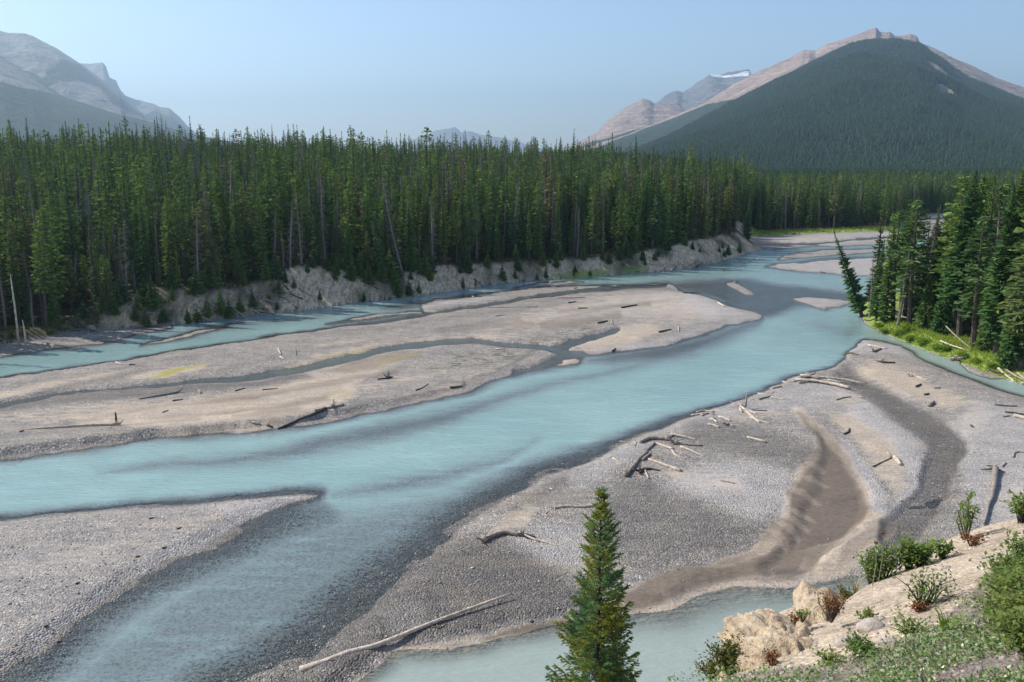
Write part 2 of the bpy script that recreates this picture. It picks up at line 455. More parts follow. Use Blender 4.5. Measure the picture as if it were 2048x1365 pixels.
bar([(278, 692), (342, 674), (427, 656), (485, 646), (415, 664), (325, 686)], 0.10, 5, 14)
BEACH = [(-500, 800), (-100, 727), (0, 714), (103, 700), (180, 690), (235, 683), (270, 668), (340, 658), (340, 650), (230, 655), (100, 670), (-100, 695), (-500, 770)]
bar(BEACH, 0.5, 20, 13)
shoal([(180, 695), (300, 672), (430, 648), (640, 625), (760, 612), (700, 632), (560, 650), (440, 668), (300, 692)], -0.45, 14)
shoal([(740, 620), (830, 600), (960, 588), (900, 606), (800, 622)], -0.12, 10)
shoal([(1300, 574), (1345, 562), (1420, 556), (1500, 556), (1560, 566), (1720, 585), (1740, 606), (1650, 616), (1590, 620), (1540, 640), (1500, 640), (1430, 600), (1366, 586)], -0.10, 13)
bar([(1449, 566), (1474, 564), (1490, 574), (1511, 591), (1490, 589), (1469, 578)], 0.10, 3, 20, -0.03)
bar([(1586, 599), (1615, 594), (1677, 599), (1720, 603), (1697, 609), (1648, 620), (1623, 613), (1594, 605)], 0.16, 6, 14)
bar([(1527, 533), (1580, 526), (1640, 519), (1720, 514), (1800, 520), (1800, 552), (1680, 550), (1600, 542), (1560, 538)], 0.2, 7, 9)
bar([(1556, 519), (1580, 508), (1660, 500), (1740, 498), (1790, 503), (1700, 509), (1600, 515), (1565, 521)], 0.16, 4, 6)
cut([(1600, 523), (1660, 517), (1740, 512), (1800, 508)], 2.2, -0.2, 3)
bar([(1498, 492), (1495, 476), (1620, 462), (1780, 456), (1840, 456), (1840, 478), (1790, 489), (1640, 493), (1540, 499), (1515, 496)], 0.3, 5, 5)
cut([(1560, 489), (1640, 487), (1720, 479), (1800, 474)], 1.0, -0.15, 2.5)
bar([(1790, 500), (1900, 500), (2050, 520), (2500, 560), (2500, 700), (1900, 620), (1790, 560)], 0.3, 10, 8)
bar([(1790, 455), (1830, 440), (1950, 437), (2500, 445), (2500, 480), (1900, 474), (1800, 470)], 0.2, 5, 5)
# near right bar
POOL = [(560, 1900), (640, 1480), (690, 1385), (740, 1345), (798, 1301), (850, 1296), (900, 1291), (956, 1280), (1013, 1265), (1069, 1254), (1126, 1242), (1250, 1227), (1344, 1216), (1416, 1186), (1476, 1170), (1589, 1176), (1702, 1156), (1850, 1130), (2100, 1300), (2100, 1900)]
BAR2 = [(1731, 681), (1765, 684), (1801, 692), (1847, 723), (1905, 746), (1988, 775), (2048, 793), (2500, 930), (2500, 1900), (560, 1900), (300, 1600), (430, 1430), (560, 1360), (660, 1285), (760, 1200), (840, 1120), (930, 1052), (1000, 1008), (1080, 962), (1150, 932), (1200, 912), (1250, 888), (1304, 863), (1378, 835), (1470, 803), (1532, 778), (1573, 762), (1615, 749), (1664, 733), (1691, 719), (1693, 707)]
sdb = poly_sd(QU, QV, BAR2, 250)
sout = interp(U, [(400, 240), (700, 210), (850, 140), (1000, 85), (1200, 46), (1400, 26), (1600, 20), (1700, 13)])
sin_ = interp(U, [(400, 60), (900, 45), (1200, 22), (1600, 12)])
lowb = 0.34 + 0.12 * w1
h = np.maximum(h, np.where(sdb < 0, lowb * ss(-sdb / sin_), DEEP * ss(sdb / sout) ** interp(U, [(1150, 1.4), (1400, 0.8), (1600, 0.5)])))
sdp = poly_sd(QU, QV, POOL, 40)
h = np.where(sdp < 40, np.minimum(h, np.where(sdp < 0, -0.8 * ss(-sdp / interp(U, [(700, 60), (1200, 60), (1450, 110), (1700, 60)])) ** 1.2 - 0.02 * ss(-sdp / 4), 0.02 + lowb * ss(sdp / 35))), h)
# near left bar
BAR3 = [(-500, 1090), (0, 1040), (113, 1030), (264, 1012), (415, 1001), (528, 993), (604, 987), (645, 988), (641, 996), (566, 1024), (472, 1061), (358, 1114), (245, 1174), (151, 1250), (75, 1310), (0, 1358), (-120, 1440), (-500, 1700)]
sd3 = poly_sd(QU, QV, BAR3, 190)
below = ss((V - (1042 - U * 0.083) - 4) / 60)
h = np.maximum(h, np.where(sd3 < 0, 0.4 * ss(-sd3 / 30), DEEP * ss(sd3 / (34 + 128 * below)) ** (0.7 + 0.4 * below)))
bar([(1915, 727), (1960, 737), (2005, 757), (1975, 757), (1930, 742)], 0.14, 5, 6)
# submerged ridges and shallows
shoal([(200, 945), (400, 925), (566, 907), (772, 862), (900, 830), (1000, 797), (1100, 772), (1200, 751), (1304, 726), (1387, 699), (1460, 672), (1500, 655)], -0.19, 28, [5, 12, 18, 24, 20, 12, 7, 7, 9, 12, 12, 10])
shoal([(1150, 722), (1220, 718), (1300, 708), (1380, 690), (1450, 668), (1510, 648)], -0.13, 22, [5, 16, 22, 20, 16, 12])
shoal([(670, 992), (770, 976), (880, 958), (1000, 925), (1080, 885)], -0.17, 42, [8, 18, 18, 12, 4])
shoal([(980, 950), (1010, 990), (900, 1080), (760, 1190), (600, 1290), (420, 1365), (250, 1460), (-100, 1700), (-100, 1480), (120, 1330), (400, 1130), (620, 1020), (800, 985)], -0.30, 80)
shoal([(1560, 640), (1640, 632), (1720, 645), (1725, 665), (1700, 690)], -0.5, 26)
# side streams on the island
cut([(596, 660), (685, 649), (805, 637), (880, 626), (942, 617), (1078, 591), (1150, 584), (1249, 576), (1330, 571)], [4, 4, 3, 2, 2, 2, 1.5, 1.5, 1], -0.14, 5)
cut([(239, 776), (376, 765), (478, 759), (581, 743), (700, 718), (805, 695), (890, 685), (955, 684), (1010, 691), (1095, 698), (1165, 711)], [1, 2, 4, 6, 5, 4, 4, 3, 3, 3, 6], -0.10, 7)
cut([(1108, 697), (1150, 686), (1232, 661)], [3, 6, 2], -0.08, 5)
cut([(0, 812), (60, 800), (140, 786), (250, 775)], [5, 5, 3, 1], -0.02, 6)
cut([(1040, 752), (1080, 735), (1120, 715), (1160, 706)], [8, 4, 5, 5], -0.10, 6)
# seeps on the right bar
cut([(1690, 745), (1760, 790), (1810, 825), (1870, 865), (1900, 905), (1875, 960), (1850, 1010), (1800, 1070)], [8, 14, 18, 22, 24, 22, 22, 26], 0.03, 18)
sd = poly_sd(QU, QV, [(1640, 862), (1690, 920), (1722, 975), (1740, 1015), (1720, 1060), (1640, 1150), (1540, 1165), (1520, 1140), (1580, 1090), (1600, 1030), (1625, 970), (1645, 910)], 30)
hol = ss((12 - sd) / 30); h = np.where(h > 0.06, h * (1 - hol) + (0.05 + 0.02 * w3) * hol, h)
# lobes of sand at the pool's edge and fingers of sand into the muddy hollow
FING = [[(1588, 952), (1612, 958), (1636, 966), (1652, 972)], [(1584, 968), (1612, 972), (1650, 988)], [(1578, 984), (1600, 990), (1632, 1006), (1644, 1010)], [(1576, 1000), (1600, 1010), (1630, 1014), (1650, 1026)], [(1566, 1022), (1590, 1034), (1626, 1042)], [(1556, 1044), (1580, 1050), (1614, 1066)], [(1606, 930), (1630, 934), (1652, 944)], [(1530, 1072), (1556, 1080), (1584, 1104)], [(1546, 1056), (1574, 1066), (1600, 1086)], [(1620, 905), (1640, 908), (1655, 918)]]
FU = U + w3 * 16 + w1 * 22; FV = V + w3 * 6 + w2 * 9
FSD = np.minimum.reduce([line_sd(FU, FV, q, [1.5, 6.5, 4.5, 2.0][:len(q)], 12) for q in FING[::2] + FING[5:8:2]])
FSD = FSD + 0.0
h = h + 0.02 * ss(0.5 - FSD / 2.0) * (1 + w1)
for (u_, v_, rx, ry) in [(1270, 1196, 24, 15), (1300, 1206, 22, 13), (1340, 1190, 26, 20), (1322, 1178, 18, 12), (1395, 1170, 30, 14), (1420, 1155, 28, 10), (1470, 1148, 22, 9), (1380, 1150, 26, 14), (1010, 1258, 22, 7), (960, 1268, 24, 6), (1060, 1246, 24, 8), (1110, 1238, 20, 6), (900, 1284, 24, 5), (1560, 1108, 24, 10), (1600, 1092, 20, 8), (1520, 1128, 22, 8)]:
    q = np.sqrt(((QU - u_) / rx) ** 2 + ((QV - v_) / ry) ** 2)
    h = np.where(h > -0.3, h + 0.03 * ss((1.1 - q + 0.6 * w3 + 0.4 * w1) / 0.2), h)

# --- land
TOE = [(-1500, 900), (-500, 778), (-100, 708), (0, 693), (110, 677), (200, 663), (290, 655), (359, 650), (478, 636), (600, 623), (700, 608), (737, 605), (822, 594), (890, 585), (1010, 567), (1113, 559), (1181, 555), (1300, 545), (1380, 538), (1432, 527), (1490, 510), (1527, 500), (1503, 484), (1498, 478), (1615, 471), (1776, 465), (1796, 453), (1806, 436), (1850, 427), (2700, 424)]
toe_w = [ground(u, v) for u, v in TOE]
LW = toe_w + [ground(2700, 323.5), ground(-3000, 323.5), (toe_w[0][0] * 3, toe_w[0][1])]
sdl = -poly_sd(PX, PY, LW, 40.0)          # metres inland
wb = fbm(PX / 12, PY / 12, 3, 80.0)
sdl2 = sdl + wb * 1.6 * ss(sdl / 3)
bhp = [(-400, 1.2), (100, 1.6), (190, 2.6), (270, 4.6), (330, 5.6), (430, 5.0), (480, 5.4), (600, 7.4), (690, 6.0), (760, 4.4), (850, 5.2), (1000, 4.4), (1100, 4.0), (1200, 4.6), (1350, 5.6), (1440, 6.3), (1475, 6.0), (1497, 3.0), (1518, 1.2), (2500, 1.0)]
hlp = [(-400, 20), (0, 15.5), (200, 13.5), (400, 12), (600, 10.5), (900, 11.5), (1100, 13.5), (1200, 13.5), (1280, 10.5), (1350, 7.0), (1450, 2.5), (1530, 0), (2600, 0)]
bh = interp(U, bhp) * (1 + 0.14 * fbm(PX / 10, PY / 30, 2, 9))
bw = bh * 1.15 + 0.6
gul = np.abs(fbm(PX / 2.4, PY / 7, 3, 44))
land = bh * np.clip(sdl2 / bw, 0, 1) ** 0.85 * (1 - 0.28 * gul * np.sin(np.clip(sdl2 / bw, 0, 1) * math.pi))
land += interp(U, hlp) * ss((sdl - 4) / 230) + 0.5 * fbm(PX / 25, PY / 25, 3, 30) * ss(sdl / 20)
h = np.where(sdl > 0, np.maximum(np.where(h > 0, np.minimum(h, 0.4), 0.0), 0) * (1 - ss(sdl / 2)) + land, h)
# the wooded spit at right
GROVE = [(1712, 612), (1722, 635), (1731, 650), (1789, 678), (1863, 708), (1925, 729), (1967, 746), (2048, 771), (2500, 880), (2900, 960), (2900, 610), (2200, 590), (1900, 592), (1780, 586), (1735, 592)]
gw = [ground(u, v) for u, v in GROVE]
sdg = -poly_sd(PX, PY, gw, 30.0)
h = np.where(sdg > 0, 0.1 + 1.1 * ss(sdg / 3.5) + 0.15 * w3, h)
LANDM = (sdl > 0) | (sdg > 0)

# small relief everywhere on the bars, ripples in the sand
rel = 0.035 * fbm(PX / 3.0, PY / 1.6, 4, 21) + 0.05 * fbm(PX / 11, PY / 6, 3, 61)
hb = np.where(LANDM, h, h + rel * np.clip((h + 0.5) * 1.4, 0, 1) * np.where((V < 680) & (h < 0.02), 2.0, 1.0))
h = hb

# --- zones
Z0 = np.zeros(U.shape, np.float32)
A = {k: Z0.copy() for k in ('sand', 'mud', 'wet', 'pale', 'algae', 'moss', 'scarp', 'floor', 'grass')}
def paint(k, pts, amt, soft, hw=None, flow=0.0):
    if k == 'sand': soft = soft * 1.7
    sd = poly_sd(QU, QV, pts, soft + 2) if hw is None else line_sd(QU, QV, pts, hw, soft + 2)
    A[k][:] = np.maximum(A[k], amt * ss(0.5 - sd / (2 * soft)))
# island
paint('sand', [(430, 790), (560, 775), (660, 740), (760, 715), (850, 708), (800, 730), (740, 760), (720, 790), (690, 812), (640, 830), (560, 858), (480, 862), (380, 872), (260, 870), (180, 862), (120, 835), (250, 815), (330, 806)], 0.95, 10)
paint('sand', [(0, 835), (120, 815), (250, 800), (330, 800), (240, 830), (100, 850), (0, 856)], 0.6, 8)
paint('sand', [(-60, 800), (0, 785), (90, 765), (200, 745), (260, 740), (180, 760), (60, 785), (-60, 815)], 0.85, 6)
paint('sand', [(245, 757), (290, 748), (350, 740), (420, 732), (400, 745), (330, 758), (270, 762)], 0.9, 4)
paint('sand', [(560, 740), (640, 712), (760, 690), (860, 678), (960, 672), (1040, 676), (960, 682), (880, 683), (780, 694), (700, 712), (600, 735)], 0.9, 5)
paint('sand', [(600, 705), (720, 690), (840, 672), (860, 664), (760, 672), (640, 690)], 0.6, 6)
paint('sand', [(880, 690), (1000, 650), (1100, 615), (1220, 590), (1340, 582), (1400, 600), (1440, 630), (1380, 650), (1260, 640), (1160, 640), (1080, 665)], 0.72, 18)
paint('sand', [(1120, 696), (1180, 680), (1250, 655), (1300, 648), (1330, 665), (1260, 692), (1190, 704)], 0.85, 7)
paint('sand', [(1040, 745), (1080, 724), (1130, 716), (1160, 722), (1100, 736), (1060, 748)], 0.8, 5)
paint('sand', [(760, 800), (860, 772), (950, 745), (1000, 742), (980, 760), (900, 786), (820, 806)], 0.55, 8)
paint('sand', [(720, 775), (800, 756), (880, 742), (900, 748), (820, 768), (740, 786)], 0.6, 6)
paint('mud', [(640, 752), (700, 728), (780, 712), (850, 708), (830, 722), (760, 740), (700, 752)], 0.55, 5)
paint('mud', [(400, 800), (500, 786), (560, 790), (540, 806), (440, 818)], 0.35, 9)
paint('mud', [(470, 846), (540, 828), (600, 822), (610, 838), (540, 852)], 0.4, 8)
paint('mud', [(300, 845), (380, 832), (460, 832), (380, 846)], 0.35, 5)
paint('wet', [(0, 815), (60, 802), (140, 787), (240, 776), (360, 772), (500, 768), (600, 752), (620, 762), (520, 778), (380, 788), (240, 800), (100, 816), (0, 832)], 0.75, 6)
paint('wet', [(1078, 591), (1200, 580), (1330, 572), (1360, 582), (1250, 586), (1130, 592), (1010, 606)], 0.65, 4)
paint('wet', [(870, 690), (950, 694), (1040, 702), (1100, 700), (1000, 692), (930, 684)], 0.6, 5)
paint('wet', [(720, 820), (830, 796), (960, 762), (1010, 745), (1060, 715), (1090, 700), (1060, 705), (1030, 725), (990, 748), (900, 775), (800, 798)], 0.6, 4)
paint('wet', [(1045, 600), (1130, 610)], 0.3, 6, 4)
for q_, a_, w_ in [([(0, 775), (120, 760), (260, 736), (400, 716)], .35, 3), ([(130, 850), (300, 818), (420, 806), (520, 800)], .45, 3), ([(440, 745), (600, 708), (760, 680), (900, 660), (1040, 640)], .4, 2.5), ([(620, 672), (760, 662), (900, 640), (1060, 618), (1200, 606)], .4, 2.5), ([(700, 826), (820, 792), (930, 760)], .3, 5), ([(1000, 668), (1120, 640), (1240, 618), (1340, 606)], .35, 2.5), ([(900, 625), (1040, 605), (1180, 595), (1320, 588)], .3, 2), ([(-20, 880), (120, 872), (260, 862), (400, 850)], .4, 3)]:
    paint('wet', q_, a_, 4, w_)
for q_, w_ in [([(60, 790), (180, 766), (300, 744)], 3), ([(480, 806), (580, 788), (700, 764), (800, 748)], 5), ([(520, 832), (600, 812), (660, 800)], 6), ([(420, 838), (480, 828), (560, 826)], 4), ([(1080, 655), (1160, 648), (1235, 634)], 7), ([(880, 668), (960, 658), (1060, 650)], 4), ([(1120, 628), (1220, 618), (1300, 612)], 4)]:
    paint('mud', q_, .5, 5, w_)
paint('algae', [(306, 759), (345, 749), (418, 732)], 0.9, 4, [1, 4.5, 1])
paint('algae', [(560, 742), (650, 722), (740, 700)], 0.25, 5, 3)
paint('algae', [(760, 735), (800, 722), (830, 714)], 0.3, 7, 4)
paint('algae', [(660, 795), (700, 785)], 0.25, 8, 5)
paint('moss', [(850, 745), (900, 715), (960, 705), (1060, 705), (1040, 722), (960, 735)], 1.0, 8)
paint('moss', [(1000, 690), (1080, 665), (1180, 645), (1230, 640), (1220, 655), (1140, 685), (1080, 692)], 0.8, 8)
paint('pale', [(1080, 640), (1200, 600), (1330, 575), (1430, 600), (1520, 632), (1440, 650), (1330, 640)], 0.3, 22)
paint('pale', [(1366, 580), (1432, 600), (1520, 634), (1470, 648), (1400, 640), (1360, 610)], 0.7, 14)
paint('pale', [(1170, 704), (1300, 685), (1420, 655), (1400, 662), (1280, 700)], 0.7, 6)
paint('pale', [(836, 614), (908, 597), (1010, 588), (960, 606), (880, 614)], 0.6, 6)
paint('pale', BAR3, 0.25, 10)
paint('pale', [(400, 1003), (640, 990), (470, 1060), (245, 1172), (70, 1312), (60, 1290), (300, 1110), (450, 1050)], 0.65, 14)
paint('pale', [(1500, 530), (1800, 500), (1800, 552), (1680, 552)], 0.6, 8)
paint('pale', [(1585, 600), (1720, 600), (1650, 620)], 0.5, 6)
paint('sand', [(1610, 600), (1660, 600), (1660, 606), (1620, 606)], 0.6, 5)
paint('pale', [(1495, 478), (1840, 456), (1840, 478), (1640, 494)], 0.45, 4)
paint('sand', [(1500, 480), (1600, 474), (1700, 474), (1640, 486), (1540, 492)], 0.5, 5)
paint('wet', [(0, 1102), (100, 1092), (190, 1070), (300, 1046), (340, 1038)], 0.42, 7, [3, 3, 2, 2, 1])
paint('sand', [(0, 1115), (160, 1080), (330, 1050), (520, 1015), (420, 1060), (250, 1130), (100, 1160), (0, 1170)], 0.42, 20)
# right bar
paint('pale', [(1690, 705), (1735, 683), (1800, 695), (1840, 722), (1780, 712), (1720, 712)], 0.7, 8)
paint('pale', [(1530, 785), (1600, 762), (1680, 770), (1720, 800), (1640, 830), (1540, 830), (1450, 850), (1380, 860), (1290, 880), (1330, 860), (1440, 820)], 0.5, 16)
paint('pale', [(1730, 800), (1790, 850), (1830, 890), (1850, 940), (1830, 1000), (1790, 1040), (1750, 1080), (1790, 1000), (1815, 950), (1790, 900), (1740, 860), (1690, 830)], 0.7, 12)
paint('pale', [(1800, 790), (1860, 830), (1910, 850), (1950, 800), (2060, 830), (2080, 1060), (1960, 1060), (1920, 1040), (1930, 960), (1925, 890), (1890, 850), (1830, 820)], 0.6, 16)
paint('pale', [(1660, 860), (1700, 890), (1740, 950), (1770, 1010), (1775, 1040), (1750, 1030), (1725, 970), (1690, 910)], 0.75, 7)
paint('pale', [(1440, 930), (1560, 930), (1590, 980), (1570, 1030), (1500, 1050), (1400, 1010), (1300, 990), (1380, 950)], 0.6, 16)
paint('pale', [(1120, 960), (1200, 915), (1280, 885), (1300, 900), (1230, 950), (1150, 985)], 0.55, 12)
paint('pale', [(1020, 1090), (1080, 1060), (1180, 1060), (1240, 1110), (1180, 1150), (1080, 1130)], 0.5, 16)
paint('pale', [(785, 1235), (830, 1205), (860, 1220), (850, 1265), (800, 1295)], 0.6, 9)
paint('pale', [(640, 1265), (700, 1270), (690, 1300), (650, 1310)], 0.35, 9)
paint('sand', [(1700, 740), (1740, 725), (1830, 745), (1900, 790), (1980, 810), (1900, 825), (1830, 800), (1770, 780)], 0.85, 12)
paint('sand', [(1905, 830), (1950, 810), (1975, 830), (1965, 870), (1920, 880)], 0.75, 12)
paint('sand', [(1650, 830), (1720, 830), (1790, 880), (1815, 940), (1790, 1000), (1755, 960), (1720, 900)], 0.85, 12)
paint('sand', [(1640, 790), (1720, 780), (1760, 810), (1700, 830)], 0.55, 10)
paint('sand', [(1580, 815), (1605, 820), (1660, 870), (1710, 935), (1750, 1010), (1735, 1020), (1690, 940), (1640, 880), (1590, 840)], 0.8, 5)
paint('sand', [(1440, 830), (1560, 820), (1600, 850), (1500, 860)], 0.5, 12)
paint('sand', [(1310, 940), (1400, 950), (1500, 960), (1480, 990), (1380, 990)], 0.75, 12)
paint('sand', [(1400, 905), (1500, 930), (1440, 935)], 0.4, 10)
paint('sand', [(1020, 1040), (1060, 1020), (1090, 1025), (1060, 1060), (1010, 1075), (950, 1100)], 0.8, 8)
paint('sand', [(1960, 990), (2048, 960), (2080, 1040), (2000, 1060)], 0.5, 12)
paint('sand', [(1640, 850), (1625, 905), (1590, 945), (1570, 1000), (1540, 1060), (1495, 1108), (1420, 1138), (1300, 1168), (1245, 1190), (1235, 1230), (1360, 1218), (1480, 1176), (1590, 1176), (1700, 1154), (1770, 1100), (1800, 1050), (1750, 1030), (1728, 975), (1698, 915), (1662, 872)], 1.0, 5)
paint('sand', [(780, 1300), (950, 1270), (1140, 1235), (1140, 1250), (950, 1295), (820, 1320)], 0.95, 8)
paint('mud', [(1600, 835), (1650, 880), (1690, 930), (1718, 980), (1742, 1020), (1730, 1045), (1690, 1075), (1640, 1100), (1590, 1112), (1550, 1090), (1570, 1040), (1585, 985), (1600, 950), (1636, 920), (1640, 890)], 1.0, 8)
paint('mud', [(1240, 1200), (1290, 1170), (1380, 1145), (1470, 1140), (1540, 1110), (1600, 1080), (1640, 1100), (1600, 1150), (1480, 1160), (1400, 1184), (1330, 1205), (1250, 1224)], 0.9, 7)
paint('mud', [(1700, 1080), (1770, 1045), (1800, 1050), (1740, 1110), (1690, 1140)], 0.5, 9)
paint('mud', [(960, 1276), (1060, 1246), (1140, 1236), (1140, 1246), (1060, 1262)], 0.9, 5)
paint('wet', [(1690, 745), (1760, 790), (1810, 825), (1870, 865), (1900, 905), (1880, 960), (1850, 1010), (1800, 1070)], 0.80, 10, [10, 18, 24, 30, 32, 34, 38, 40])
paint('wet', [(1390, 850), (1450, 850), (1560, 880), (1640, 900), (1640, 935), (1560, 935), (1440, 905), (1350, 880)], 0.55, 16)
paint('wet', [(1230, 960), (1300, 970), (1350, 1010), (1460, 1050), (1540, 1060), (1500, 1110), (1380, 1130), (1280, 1120), (1200, 1060)], 0.62, 22)
paint('wet', [(880, 1085), (930, 1075), (1000, 1085), (1060, 1120), (1130, 1160), (1200, 1220), (1060, 1250), (900, 1290), (800, 1300), (700, 1400), (300, 1600), (300, 1500), (700, 1230)], 0.85, 22)
paint('wet', [(1010, 1020), (1110, 960), (1180, 940), (1100, 1000), (1030, 1040)], 0.5, 14)
paint('wet', [(1200, 1000), (1290, 965), (1380, 1000), (1440, 1040), (1540, 1060), (1480, 1130), (1300, 1160), (1200, 1130)], 0.5, 25)
paint('wet', [(1600, 830), (1680, 860), (1730, 960), (1700, 960), (1640, 880)], 0.3, 12)
paint('wet', [(1560, 1140), (1600, 1135), (1630, 1150), (1590, 1172), (1540, 1172)], 0.6, 8)
sdh = poly_sd(FU, FV, [(1640, 850), (1625, 905), (1590, 945), (1570, 1000), (1540, 1060), (1495, 1108), (1420, 1138), (1300, 1168), (1245, 1190), (1235, 1224), (1344, 1206), (1416, 1180), (1476, 1164), (1589, 1168), (1660, 1140), (1700, 1090), (1745, 1040), (1728, 975), (1698, 915), (1662, 872)], 30)
A['mud'] = np.maximum(A['mud'], (0.52 + 0.35 * w1 + 0.4 * w3) * ss((2 - sdh) / 12))
A['mud'] = np.clip(A['mud'], 0, 1) * (1 - 0.28 * ss(0.6 - FSD / 3))
A['mud'] = np.maximum(A['mud'], 0.9 * ss(1 - np.abs(FSD - 1.5) / 1.6) * ss((FV - 900) / 20))  # contact shade along the finger edges, painted as thin mud-coloured lines
pl = ss((6 - sdp) / 12)
A['sand'] = np.maximum(A['sand'], pl)
# wet rims: every shore is darker for a hand's breadth above the water
rimh = np.interp(V, [450, 800, 950], [0.006, 0.03, 0.055])
rim = ss((rimh * (1 + 0.4 * w3) - h) / (rimh + 0.01))
dist_fade = np.where(V > 600, 1.0, 0.75)
A['wet'] = np.maximum(A['wet'], rim * dist_fade * 0.95)
inpool = ss((30 - sdp) / 30)
A['wet'] *= (1 - 0.8 * ss((26 - sdp) / 20))
# banks
bare = np.maximum.reduce([ss(1 - np.abs(U - c) / w) ** 0.4 * a for c, w, a in [(325, 130, 1), (470, 80, 0.8), (620, 125, 1), (740, 60, .5), (880, 105, 1), (1030, 60, .6), (1150, 120, 0.9), (1400, 150, 1.0)]])
band = ss(sdl2 / 0.6) * ss((bw * 1.02 - sdl2) / 0.9)
brk = fbm(PX / 5, PY / 7, 4, 66)
A['scarp'] = np.clip(band * bare * (1.35 + 2.3 * brk), 0, 1) * (sdl > 0)
A['floor'] = np.where(LANDM, 1.0, 0.0) * ss(np.maximum(sdl, sdg) / 1.0) * (1 - A['scarp'])
strip = np.where((U > 1495) & (U < 1800) & (V < 481) & (V > 456), ss(sdl / 1.0) * ss((13 - sdl) / 4), 0)
gs = ss(sdg / 0.5) * ss((19 - sdg) / 5)
A['grass'] = np.maximum(strip, gs)
for c, w in [(1165, 90), (1270, 40)]:
    A['grass'] = np.maximum(A['grass'], ss(1 - np.abs(U - c) / w) * ss((2.2 - np.abs(sdl - 0.5)) / 1.5) * 0.9)
for k in ('sand', 'mud', 'pale', 'moss', 'algae'): A[k] *= (1 - A['floor'])

co = np.stack([X, Y, h], -1).reshape(-1, 3)
gf = grid_faces(nr, nc)
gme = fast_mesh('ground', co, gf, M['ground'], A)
tag(obj('ground', gme), kind='structure')

# --- the water: one sheet at river level wherever the bed lies below it
dep = np.maximum(-h, 0)
murk = ss((20 - sdp) / 30) * (V > 1100) + 0.0
murk = np.maximum(murk, ss((10 - line_sd(QU, QV, [(560, 745), (700, 716), (890, 684), (1165, 711), (1232, 660)], 8, 12)) / 10) * 0.6)
murk = np.maximum(murk, ss((16 - line_sd(QU, QV, [(1760, 672), (1860, 716), (1960, 758), (2100, 800), (2500, 900)], 14, 18)) / 12) * 0.45)
foam = np.maximum(line_sd(QU, QV, [(1480, 520), (1530, 508), (1560, 500)], 3, 10) * 0 + ss((8 - line_sd(QU, QV, [(1500, 514), (1540, 504)], 3, 10)) / 8), ss((5 - line_sd(QU, QV, [(700, 612), (900, 589), (1100, 562)], 2, 8)) / 6) * 0.8)
foam = np.maximum(foam, ss((5 - line_sd(QU, QV, [(500, 868), (540, 866)], 2, 8)) / 6))
foam = np.maximum(foam, ss((6 - line_sd(QU, QV, [(1620, 577), (1730, 584)], 2, 8)) / 6) * 0.6)
wet_v = (h < 0.03).reshape(-1)
keep = wet_v[gf].any(1)
idx = np.unique(gf[keep]); remap = np.full(len(co), -1, np.int64); remap[idx] = np.arange(len(idx))
wco = co[idx].copy(); wco[:, 2] = 0.0
wme = fast_mesh('river', wco, remap[gf[keep]], M['water'], {'depth': dep.reshape(-1)[idx], 'murk': murk.reshape(-1)[idx], 'foam': foam.reshape(-1)[idx]})
tag(obj('river', wme), kind='structure')

vr = vs[::-1]; hr = h[::-1]
sdlr, sdgr, scr = sdl[::-1], sdg[::-1], A['scarp'][::-1]
def sample(x, y, fld=None):
    fld = hr if fld is None else fld
    x = np.asarray(x, float); y = np.asarray(y, float)
    u, v = proj(x, y, 0.0)
    fi = np.clip((u - us[0]) / 3.0, 0, nc - 1.001); i0 = fi.astype(int); fx = fi - i0
    vj = np.interp(v, vr, np.arange(nr)); vj = np.clip(vj, 0, nr - 1.001); j0 = vj.astype(int); fy = vj - j0
    a = fld[j0, i0] * (1 - fx) + fld[j0, i0 + 1] * fx; b = fld[j0 + 1, i0] * (1 - fx) + fld[j0 + 1, i0 + 1] * fx
    return a * (1 - fy) + b * fy
def at(u, v):
    """the point of the built ground that shows at (u, v)"""
    a, b, c = ray(u, v); t1 = -CZ / c
    ts = np.linspace(t1 * 0.55, t1 * 1.08, 900)
    w = np.where(CZ + c * ts < sample(a * ts, b * ts))[0]
    t = ts[w[0]] if len(w) else t1
    return Vector((a * t, b * t, float(sample(a * t, b * t))))

